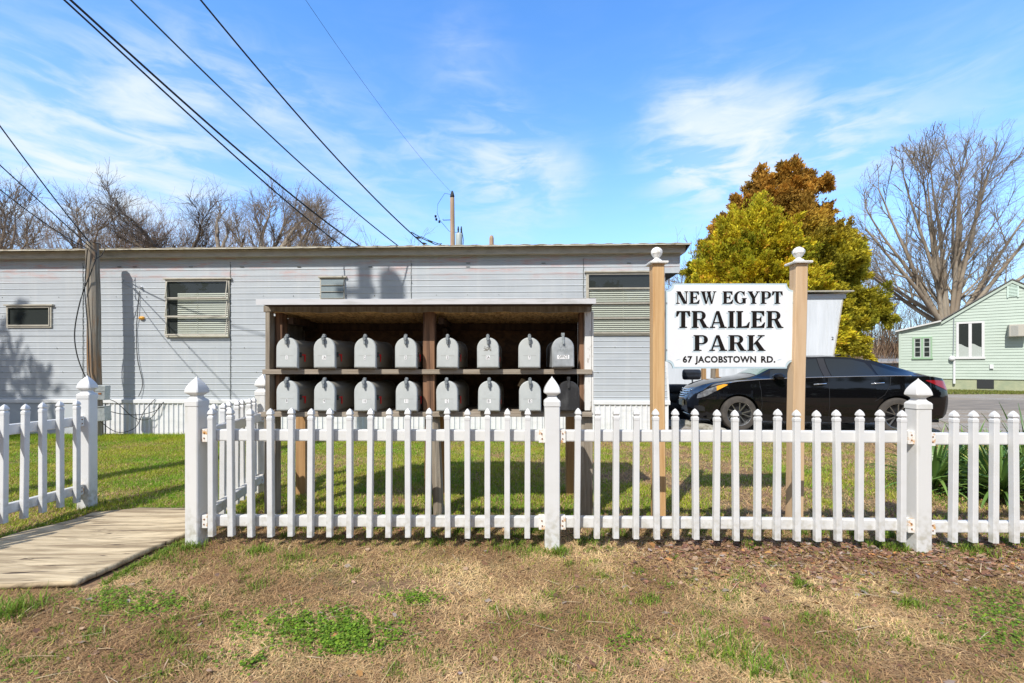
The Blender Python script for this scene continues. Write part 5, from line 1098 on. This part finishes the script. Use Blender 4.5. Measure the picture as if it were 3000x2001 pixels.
# ---------------------------------------------------------------- trees
def perp(d, r): 
    v = Vector((r.gauss(0, 1), r.gauss(0, 1), r.gauss(0, 1))); v -= v.dot(d)*d; return v.normalized()
def grow(segs, p, d, L, r, depth, r_, o):
    n = o['n'] if depth < 3 else max(2, o['n']-2); step = L/n; rr = r
    for i in range(n):
        t = (i+1)/n; d = (d+perp(d, r_)*o['wob']+Vector((0, 0, o['up']*(1 if depth > 0 else .5)))).normalized(); q = p+d*step; r2 = max(r*(1-t*(1-o['tap'])), o['rmin']*.7)
        segs.append((p.x, p.y, p.z, q.x, q.y, q.z, rr, r2, depth)); p, rr = q, r2
        if depth < o['depth'] and (t >= o['first'] or depth > 0):
            for _ in range(o['kids'][min(depth, len(o['kids'])-1)]):
                if r_.random() > o['prob']: continue
                a = R(r_.uniform(*o['ang'])); dd = (d*math.cos(a)+perp(d, r_)*math.sin(a)).normalized()
                grow(segs, p, dd, L*r_.uniform(*o['lr'])*(1-.35*t), max(rr*r_.uniform(.45, .7), o['rmin']), depth+1, r_, o)
    if depth < o['depth']:
        for _ in range(2):
            a = R(r_.uniform(10, 30)); dd = (d*math.cos(a)+perp(d, r_)*math.sin(a)).normalized(); grow(segs, p, dd, L*r_.uniform(*o['lr']), max(rr*.8, o['rmin']), depth+1, r_, o)
def segmesh(name, S_, m, parent=None, k=4):
    S_ = np.asarray(S_); n = len(S_); A_, B_ = S_[:, :3], S_[:, 3:6]; D = B_-A_; D /= np.maximum(np.linalg.norm(D, axis=1), 1e-6)[:, None]
    ref = np.where(np.abs(D[:, 2:3]) < .9, np.array([[0, 0, 1.]]), np.array([[1., 0, 0]])); U = np.cross(D, ref); U /= np.linalg.norm(U, axis=1)[:, None]; Vv = np.cross(D, U); V = []
    for P_, rr in ((A_, S_[:, 6]), (B_, S_[:, 7])):
        for j in range(k): a = 2*np.pi*j/k; V.append(P_+(U*math.cos(a)+Vv*math.sin(a))*rr[:, None])
    V = np.stack(V, 1).reshape(-1, 3); i = (np.arange(n)*2*k)[:, None]
    T_ = np.concatenate([i+np.array([[j, (j+1) % k, k+(j+1) % k, k+j]]) for j in range(k)], 1).reshape(-1, 4)
    return npmesh(name, V, T_, m, parent=parent, smooth=k > 4)
TPL = []
for q in range(6):
    sg0 = []; rq = random.Random(100+q); grow(sg0, Vector((0, 0, 0)), Vector((0, 0, 1)), 1.0, 1.0, 0, rq, dict(n=5, wob=.10, up=.02, tap=.5, rmin=.5, depth=1, first=.15, kids=[1, 1], prob=.95, ang=(22, 42), lr=(.40, .62)))
    TPL.append(np.array(sg0))
def twigs(A_, prob, size, rad, seed):
    """A_: anchor segments; fine twigs leave each of their ends at an angle"""
    r = np.random.RandomState(seed); A_ = A_[r.rand(len(A_)) < prob]; out = []
    P_ = A_[:, 3:6]; D = P_-A_[:, :3]; D /= np.maximum(np.linalg.norm(D, axis=1), 1e-6)[:, None]; D = D+r.randn(len(D), 3)*.42+np.array([[0, 0, .12]]); D /= np.linalg.norm(D, axis=1)[:, None]
    U = np.cross(D, r.randn(len(D), 3)); U /= np.linalg.norm(U, axis=1)[:, None]; V_ = np.cross(D, U); sz = size*(.55+.8*r.rand(len(D))); w = r.randint(0, len(TPL), len(D))
    for q, T_ in enumerate(TPL):
        m = w == q
        if not m.any(): continue
        def tf(X): return P_[m][:, None]+sz[m][:, None, None]*(U[m][:, None]*X[None, :, 0:1]+V_[m][:, None]*X[None, :, 1:2]+D[m][:, None]*X[None, :, 2:3])
        a_, b_ = tf(T_[:, :3]), tf(T_[:, 3:6]); R0 = np.broadcast_to((T_[:, 6]*rad)[None, :, None], a_.shape[:2]+(1,)); R1 = np.broadcast_to((T_[:, 7]*rad)[None, :, None], a_.shape[:2]+(1,)); Z0 = np.full(a_.shape[:2]+(1,), 9.)
        out.append(np.concatenate([a_, b_, R0, R1, Z0], 2).reshape(-1, 9))
    return np.concatenate(out)
def bare_tree(name, loc, seed, H, stems, o, label, group=None, bark=None, twig=None, r0=.25, tw=1.0, tp=.045, dome=None):
    r_ = random.Random(seed); root = empty(name, loc, 0, label, 'tree', group); segs = []
    for (dx, dz, ang, az, f) in stems:
        d = Vector((math.sin(R(ang))*math.cos(R(az)), math.sin(R(ang))*math.sin(R(az)), math.cos(R(ang)))); grow(segs, Vector((dx, 0, dz)), d, H*f, r0*(.6+.4*f), 0, r_, o)
    zf = max(q_[1] for q_ in stems)
    if zf > 4:
        for i in range(10): segs.append((.12*math.sin(i*.6)*(1-i/10), 0, zf*i/10-.1, .12*math.sin((i+1)*.6)*(1-(i+1)/10), 0, zf*(i+1)/10, r0*(1.25-.03*i), r0*(1.22-.03*i), 0))
    S_ = np.array(segs); S2 = twigs(S_[S_[:, 8] >= max(1, o['depth']-1)], tp, tw, .013, seed) if tp > 0 else S_[:0]
    if dome:
        def ins(A): return (A[:, 3]/dome[0])**2+((A[:, 5]-dome[2])/dome[1])**2+(A[:, 4]/dome[0])**2*.8 < 1+.16*np.sin(A[:, 3]*2.3+A[:, 5]*1.7)
        S_ = S_[ins(S_)]; S2 = S2[ins(S2)]
    thick = S_[:, 6] > r0*.22
    segmesh('trunk', S_[thick], bark or M['bark'], root, 8); segmesh('crown', np.concatenate([S_[~thick], S2]), twig or M['twig'], root, 3); return root, len(segs)
base = dict(n=8, wob=.13, up=.03, tap=.30, rmin=.018, depth=3, first=.25, kids=[1, 1, 1], prob=.72, ang=(24, 50), lr=(.32, .52))
def Tr(name, px, Z, topy, seed, stems, o, label, tall=False, **k):
    H = EYE+(CY-topy+(14 if tall else 0))/F*Z; oo = dict(base); oo.update(o); r, c = bare_tree(name, (X3(px, Z), Z, 0), seed, H, stems, oo, label, **k)
    # scale so that the highest twig meets the photographed height
    bpy.context.view_layer.update(); zmax = max(max(v[2] for v in ch.bound_box) for ch in r.children); s = H/zmax; r.scale = (s, s, s); return r
G_ = 'bare trees beyond the long trailer'
Tr('bare_tree', 645, 26, 553, 4, [(0, 7.2, 22, 185, .26), (.05, 7.2, 8, 0, .15), (.1, 6.6, 35, 0, .20)], dict(depth=2, n=7, wob=.24, prob=.42, kids=[1, 1], up=.05, first=.4, lr=(.25, .45), rmin=.03, tap=.5), 'broken-limbed pale tree rising between two fuller trees behind the trailer', group=G_, tall=True, bark=M['bark'], twig=M['bark'], r0=.20, tp=.10, tw=.6)
Tr('bare_tree', 785, 27, 470, 12, [(0, 7.0, 38, 180, .30), (0, 7.3, 14, 170, .36), (0, 7.3, 6, 0, .38), (.1, 7.0, 26, 5, .38), (.1, 6.8, 46, 0, .36), (.1, 6.6, 62, 0, .30), (-.1, 7.2, 24, 200, .36)], dict(wob=.14, up=.075, lr=(.30, .50)), 'tallest bare tree of the left-hand group, its limbs spreading widely under the paired cables', group=G_, tall=True, bark=M['bark'], r0=.33)
Tr('bare_tree', 960, 29, 645, 23, [(0, 5.5, 8, 0, .36), (0, 5.5, 30, 0, .30), (0, 5.5, 26, 180, .34)], dict(wob=.12, up=.05), 'low bare tree at the right end of the left-hand group', group=G_, tall=True, bark=M['bark2'], r0=.18)
Tr('bare_tree', 545, 29, 505, 31, [(0, 7.0, 44, 182, .36), (0, 7.0, 30, 185, .38), (0, 7.2, 12, 180, .34), (-.8, 7.2, 52, 178, .34), (.0, 7.0, 16, 0, .22)], dict(wob=.16, up=.04), 'dark bare tree leaning left in the middle of the left-hand group', group=G_, tall=True, bark=M['barkdark'], twig=M['barkdark'], r0=.33)
Tr('bare_tree', 240, 30, 530, 45, [(0, 7.4, 4, 180, .34), (.0, 7.4, 18, 0, .34), (0, 7.4, 20, 180, .34), (.0, 7.4, 40, 0, .28), (0, 7.4, 42, 180, .28)], dict(wob=.11, up=.04), 'rounded bare tree above the grey service pole', group=G_, tall=True, bark=M['bark2'], r0=.20)
Tr('bare_tree', 395, 32, 585, 46, [(0, 6, 6, 0, .34), (.0, 6, 24, 0, .34), (0, 6, 24, 180, .34)], dict(wob=.10, up=.05), 'smaller brown bare tree between the pole and the dark leaning tree', group=G_, tall=True, bark=M['bark2'], twig=M['twig2'], r0=.16)
Tr('bare_tree', -20, 27, 480, 57, [(0, 7, 4, 0, .36), (0, 7, 16, 10, .36), (0, 7, 22, 190, .34), (0, 7, 34, 0, .28)], dict(wob=.11, up=.05), 'bare tree cut off by the left edge of the photo', group=G_, tall=True, bark=M['bark2'], r0=.2)
Tr('bare_tree', 1140, 34, 672, 61, [(0, 0, 4, 0, .7), (0, 1, 12, 0, .62), (0, 1, 12, 180, .62)], dict(depth=2), 'tiny distant treetop under the long single cable', group=G_, tall=True, bark=M['bark2'], r0=.14)
Tr('bare_tree', 2010, 22, 655, 64, [(0, 0, 3, 0, .7), (0, 2.0, 20, 0, .5), (0, 2.0, 26, 180, .5)], dict(wob=.16), 'bare tree between the trailer end and the yellow green evergreen', bark=M['bark'], r0=.2, tw=1.0)
oak = []
rk = random.Random(8)
for i in range(14):
    a_ = -72+144*i/13; az = 0 if a_ >= 0 else 180; az += rk.uniform(-35, 35); f_ = .80*math.cos(R(a_*.62))**.9; oak.append((a_*.009, 3.2+abs(a_)*.018+rk.uniform(0, .6), abs(a_)*.80+rk.uniform(-3, 3), az, f_*.86*rk.uniform(.9, 1.0)))
oak += [(x_, 3.0, an_, az_, .66) for x_, an_, az_ in ((-.2, 3, 180), (.25, 8, 0), (-.4, 12, 185))]+[(0, 4.2, 2, 0, .60)]
Tr('bare_tree', 2785, 34, 358, 77, oak, dict(n=9, wob=.045, up=.012, depth=2, ang=(18, 40), lr=(.24, .42), prob=.74, rmin=.028, first=.18, tap=.22), 'huge bare many-stemmed tree rising behind the green house', bark=M['bark3'], twig=M['bark3'], r0=.225, tw=1.4, tp=.20, dome=(7.8, 10.8, 8.8))
Tr('bare_tree', 3060, 40, 700, 78, [(0, 0, 4, 0, .7), (0, 1, 22, 180, .6), (0, 1, 35, 180, .6)], dict(), 'bare tree over the green house roof at the right edge', bark=M['bark2'], r0=.25)
# far wood as one mass
segs = []; r_ = random.Random(5); wo_ = dict(base, depth=1, n=7, kids=[1], wob=.10, up=.07, ang=(18, 42), lr=(.35, .6), first=.2, rmin=.02, tap=.3)
def wood(n, pxa, pxb, Za, Zb, top, tv):
    out = []
    for i in range(n):
        px = r_.uniform(pxa, pxb); Z = r_.uniform(Za, Zb); H = (EYE+(CY-(top(px)+r_.uniform(0, tv)))/F*Z); s = []
        grow(s, Vector((X3(px, Z), Z, 0)), Vector((r_.gauss(0, .1), 0, 1)).normalized(), H*.8, .05+.05*r_.random(), 0, r_, wo_); a = np.array(s); k = H/max(a[:, 5].max(), .1)
        b0 = a[0, :3].copy(); b0[2] = 0; a[:, :3] = b0+(a[:, :3]-b0)*k; a[:, 3:6] = b0+(a[:, 3:6]-b0)*k; out.append(a); out.append(twigs(a[a[:, 5] > 1.5], .30, 1.9, .013, i))
    return np.concatenate(out)
topL = lambda px: float(np.interp(px, [-50, 100, 300, 450, 700, 950, 1030, 1040], [625, 630, 630, 630, 635, 650, 700, 708]))
A_ = wood(150, -60, 1030, 34, 50, topL, 60)
topR = lambda px: float(np.interp(px, [2400, 2500, 2560, 2700, 2900, 3050], [780, 700, 730, 790, 790, 760]))
B_ = wood(80, 2440, 3060, 40, 58, topR, 90)
C2 = wood(20, 1960, 2080, 40, 50, lambda p: 800., 60)
segmesh('woodland', np.concatenate([A_, C2]), M['twig2'], None, 3); tag(bpy.data.objects['woodland'], 'brown leafless wood massed behind the long trailer', 'woodland', kind='stuff')
tag(segmesh('woodland', B_, M['twig'], None, 3), 'reddish brown leafless wood massed behind the green house and shed', 'woodland', kind='stuff')
# leafless brush at the foot of the wood
n = 26000; Z = 36+14*rs.rand(n); px = np.where(rs.rand(n) < .35, -60+1100*rs.rand(n), 2400+700*rs.rand(n)); X = (px-CX)/F*Z
blades('underbrush', X, Z, 1.2+2.6*rs.rand(n), .03+.03*rs.rand(n), .1+.5*rs.rand(n), .4+.8*rs.rand(n), jit(mixc((.24, .15, .09), (.34, .24, .15), rs.rand(n)), .3), M['straw'], label='tangled brown underbrush at the foot of the far wood', Z=1.6*rs.rand(n)*rs.rand(n)*2, cat='brush')

# evergreens: sprays of flat fronds through the crown volume
def sprays(name, C, N_, size, col, parent, m, per=5, wid=.22):
    n = len(C); up = np.array([[0, 0, 1.]]); r = np.random.RandomState(3); N_ = N_/np.linalg.norm(N_, axis=1)[:, None]; V = []; Cc = []
    for k in range(per):
        d = N_+r.randn(n, 3)*.55+up*.25; d /= np.linalg.norm(d, axis=1)[:, None]; s = np.cross(d, r.randn(n, 3)); s /= np.linalg.norm(s, axis=1)[:, None]; L = size*(.6+.8*r.rand(n)); o = C+r.randn(n, 3)*(size*.35)[:, None]
        w = (s*(L*wid)[:, None]); V.append(np.stack([o, o+d*(L*.45)[:, None]-w, o+d*L[:, None], o+d*(L*.55)[:, None]+w], 1)); Cc.append(np.repeat(np.clip(col*(.8+.4*r.rand(n, 1)), 0, 1), 4, 0))
    V = np.concatenate(V).reshape(-1, 3); Cc = np.concatenate(Cc); i = (np.arange(n*per)*4)[:, None]; T_ = (i+np.array([[0, 1, 2, 3]])).reshape(-1, 4)
    return npmesh(name, V, T_, m, Cc, parent=parent)
def lobes_points(lobes, r, dens, tuft=.34):
    P, N_, K_ = [], [], []
    t0 = tuft
    for (cx, cy, cz, rx, ry, rz, tip) in lobes:   # tip>0: cone-like narrowing upwards
        tuft = min(t0, .40*min(rx, rz)+.05); area = rx*rz+rx*ry+ry*rz; nc = max(14, int(area*9/tuft**1.3*.32))
        d = r.randn(nc, 3); d /= np.linalg.norm(d, axis=1)[:, None]; rad = .66+.38*r.rand(nc)**.6; p = d*rad[:, None]; nar = 1-tip*np.clip((p[:, 2]+1)/2, 0, 1)**1.2
        c = p*np.stack([nar*rx, nar*ry, np.full(nc, rz)], -1)+np.array([[cx, cy, cz]]); o = d*np.array([[1/rx, 1/ry, 1/rz]]); o /= np.linalg.norm(o, axis=1)[:, None]; o = o+np.array([[0, 0, .45]]); o /= np.linalg.norm(o, axis=1)[:, None]
        m = max(8, int(dens*area/nc)); t = r.rand(nc, m, 1)**1.3*1.6-.35; sz = tuft*(.5+1.0*r.rand(nc, 1, 1)**1.5)*np.where(r.rand(nc, 1, 1) < .14, 1.8, 1.0); q = r.randn(nc, m, 3)*sz*.34*(1.15-np.clip(t, 0, 1.05)*.95)
        P.append((c[:, None]+o[:, None]*t*sz*1.35+q).reshape(-1, 3)); N_.append(np.repeat(o, m, 0)+q.reshape(-1, 3)*1.5); K_.append(np.repeat(r.rand(nc), m))
    return np.concatenate(P), np.concatenate(N_), np.concatenate(K_)
M['conif'] = leafmat('conifer_spray', .35, .65, .2)
def evergreen(name, px, Z, lobes, colf, dens, size, label, seed, tuft=.28):
    root = empty(name, (X3(px, Z), Z, 0), 0, label, 'tree'); r = np.random.RandomState(seed); P, N_, K_ = lobes_points(lobes, r, dens, tuft); col = np.clip(colf(P, r)*(.95+.6*K_)[:, None], 0, 1)
    sprays('crown', P, N_, size*(.7+.6*r.rand(len(P))), col, root, M['conif'])
    top = max(l[2]+l[5] for l in lobes)*.85; MB().tube([(0, 0, -.1), (.03, 0, top*.5), (0, 0, top)], [.22, .15, .03], 10).build('trunk', M['bark2'], root, smooth=True); return root
def m_(px, py, Z, c): return (X3(px, Z)-X3(c, Z), EYE+(CY-py)/F*Z)
Za = 18.0; L_ = []
for px, py, w_, h_, tip in ((2200, 840, 150, 220, .45), (2215, 690, 75, 85, .75), (2105, 860, 80, 140, .5), (2290, 850, 95, 180, .5), (2365, 920, 62, 140, .4), (2080, 960, 70, 130, .3), (2200, 960, 150, 150, .1), (2275, 760, 70, 90, .6), (2140, 770, 70, 90, .6), (2330, 980, 90, 130, .1)):
    x, z = m_(px, py, Za, 2210); L_.append((x, random.uniform(-.4, .3), z, w_/F*Za, w_/F*Za*.9, h_/F*Za, tip))
def colA(P, r):
    t = r.rand(len(P), 1); n = fbm(P[:, 0]+P[:, 1], P[:, 2], .5, 8)[:, None]; a = np.array([[.62, .50, .025]]); b = np.array([[.30, .31, .025]]); c = np.array([[.50, .29, .03]]); k = np.clip(n*1.6-.3+.5*(t-.5), 0, 1); return np.where(r.rand(len(P), 1) < .10, c, a*k+b*(1-k))
evergreen('arborvitae', 2210, Za, L_, colA, 4200, .10, 'rounded yellow green arborvitae directly above the park sign', 21)
Zc = 20.5; L_ = []
for px, py, w_, h_, tip in ((2232, 520, 15, 45, .9), (2226, 560, 30, 30, .5), (2246, 570, 30, 26, .5), (2230, 610, 48, 50, .5), (2262, 620, 30, 40, .5), (2296, 515, 16, 36, .8), (2322, 508, 14, 26, .8), (2352, 515, 14, 28, .8), (2372, 535, 20, 16, .4), (2400, 548, 18, 7, .3), (2230, 640, 60, 70, .6), (2232, 700, 80, 80, .5), (2180, 585, 22, 16, .2), (2140, 650, 36, 22, .3), (2110, 705, 46, 24, .3), (2060, 780, 40, 40, .3), (2310, 560, 36, 56, .7), (2300, 640, 58, 80, .5), (2345, 590, 36, 60, .6), (2385, 550, 34, 10, .3), (2360, 660, 60, 60, .4), (2320, 720, 90, 90, .3), (2400, 625, 40, 16, .3), (2420, 700, 60, 50, .4), (2410, 780, 90, 90, .3), (2475, 690, 36, 18, .3), (2505, 730, 22, 28, .4), (2480, 790, 60, 50, .4), (2470, 870, 80, 70, .3), (2535, 895, 40, 32, .4), (2560, 925, 28, 22, .3), (2440, 950, 90, 80, .2), (2510, 965, 45, 32, .3), (2360, 850, 100, 140, .2), (2390, 990, 90, 70, .1)):
    x, z = m_(px, py, Zc, 2320); L_.append((x, random.uniform(-.5, .5), z, .88*w_/F*Zc, w_/F*Zc*.8, .92*h_/F*Zc, tip))
def colC(P, r):
    z = P[:, 2]+.35*P[:, 0]*-1; t = np.clip((P[:, 2]-.12*P[:, 0]-6.0)/2.2+(fbm(P[:, 0], P[:, 2], 1.1, 3)-.5)*1.1, 0, 1)[:, None]; n = np.clip(fbm(P[:, 0]+P[:, 1], P[:, 2], .4, 18)*1.8-.4, 0, 1)[:, None]
    low = np.array([[.50, .41, .03]])*n+np.array([[.22, .23, .025]])*(1-n); hi = np.array([[.46, .235, .035]])*n+np.array([[.26, .16, .03]])*(1-n); return low*(1-t)+hi*t
evergreen('cedar_tree', 2320, Zc, L_, colC, 3000, .115, 'taller bronze topped cedar behind the yellow green evergreen', 22, tuft=.36)
# evergreen out of frame on the left whose shadow dapples the trailer
L_ = [(0, 0, 8.3, 1.5, 1.5, 2.3, .5), (.9, .2, 7.4, 1.0, 1.0, 1.2, .3), (1.4, 0, 6.7, .7, .7, .8, .3), (-.6, .2, 6.8, 1.5, 1.4, 2.0, .2), (.4, 0, 5.6, 1.5, 1.3, 1.5, .1)]
root = empty('evergreen_tree', (-13.7, 2.6, -1.5), 0, 'evergreen tree out of frame on the left', 'tree'); r = np.random.RandomState(9); P, N_, K_ = lobes_points(L_, r, 70, .5); sprays('crown', P, N_, .22*(.7+.6*r.rand(len(P))), np.tile(np.array([[.07, .11, .03]]), (len(P), 1)), root, M['conif']); MB().tube([(0, 0, -.1), (0, 0, 8.5)], [.25, .05], 10).build('trunk', M['bark2'], root)


# trees across the street, behind the camera: seen only in the windows and the car's paint
L_ = []
rq = random.Random(2)
for i in range(26):
    x = -62+i*5+rq.uniform(-1.5, 1.5); h = rq.uniform(5, 9); L_.append((x, -34+rq.uniform(-3, 3), h*.5, 3.2, 2.6, h*.55, .3))
P, N_, K_ = lobes_points(L_, np.random.RandomState(4), 9, 1.2); sprays('woodland', P, N_, .8*(.7+.6*np.random.RandomState(5).rand(len(P))), np.tile(np.array([[.08, .10, .03]]), (len(P), 1)), None, M['conif'], per=4, wid=.4)
tag(bpy.data.objects[[o.name for o in bpy.data.objects if o.name.startswith('woodland')][-1]], 'green trees across the street behind the camera', 'woodland', kind='stuff')
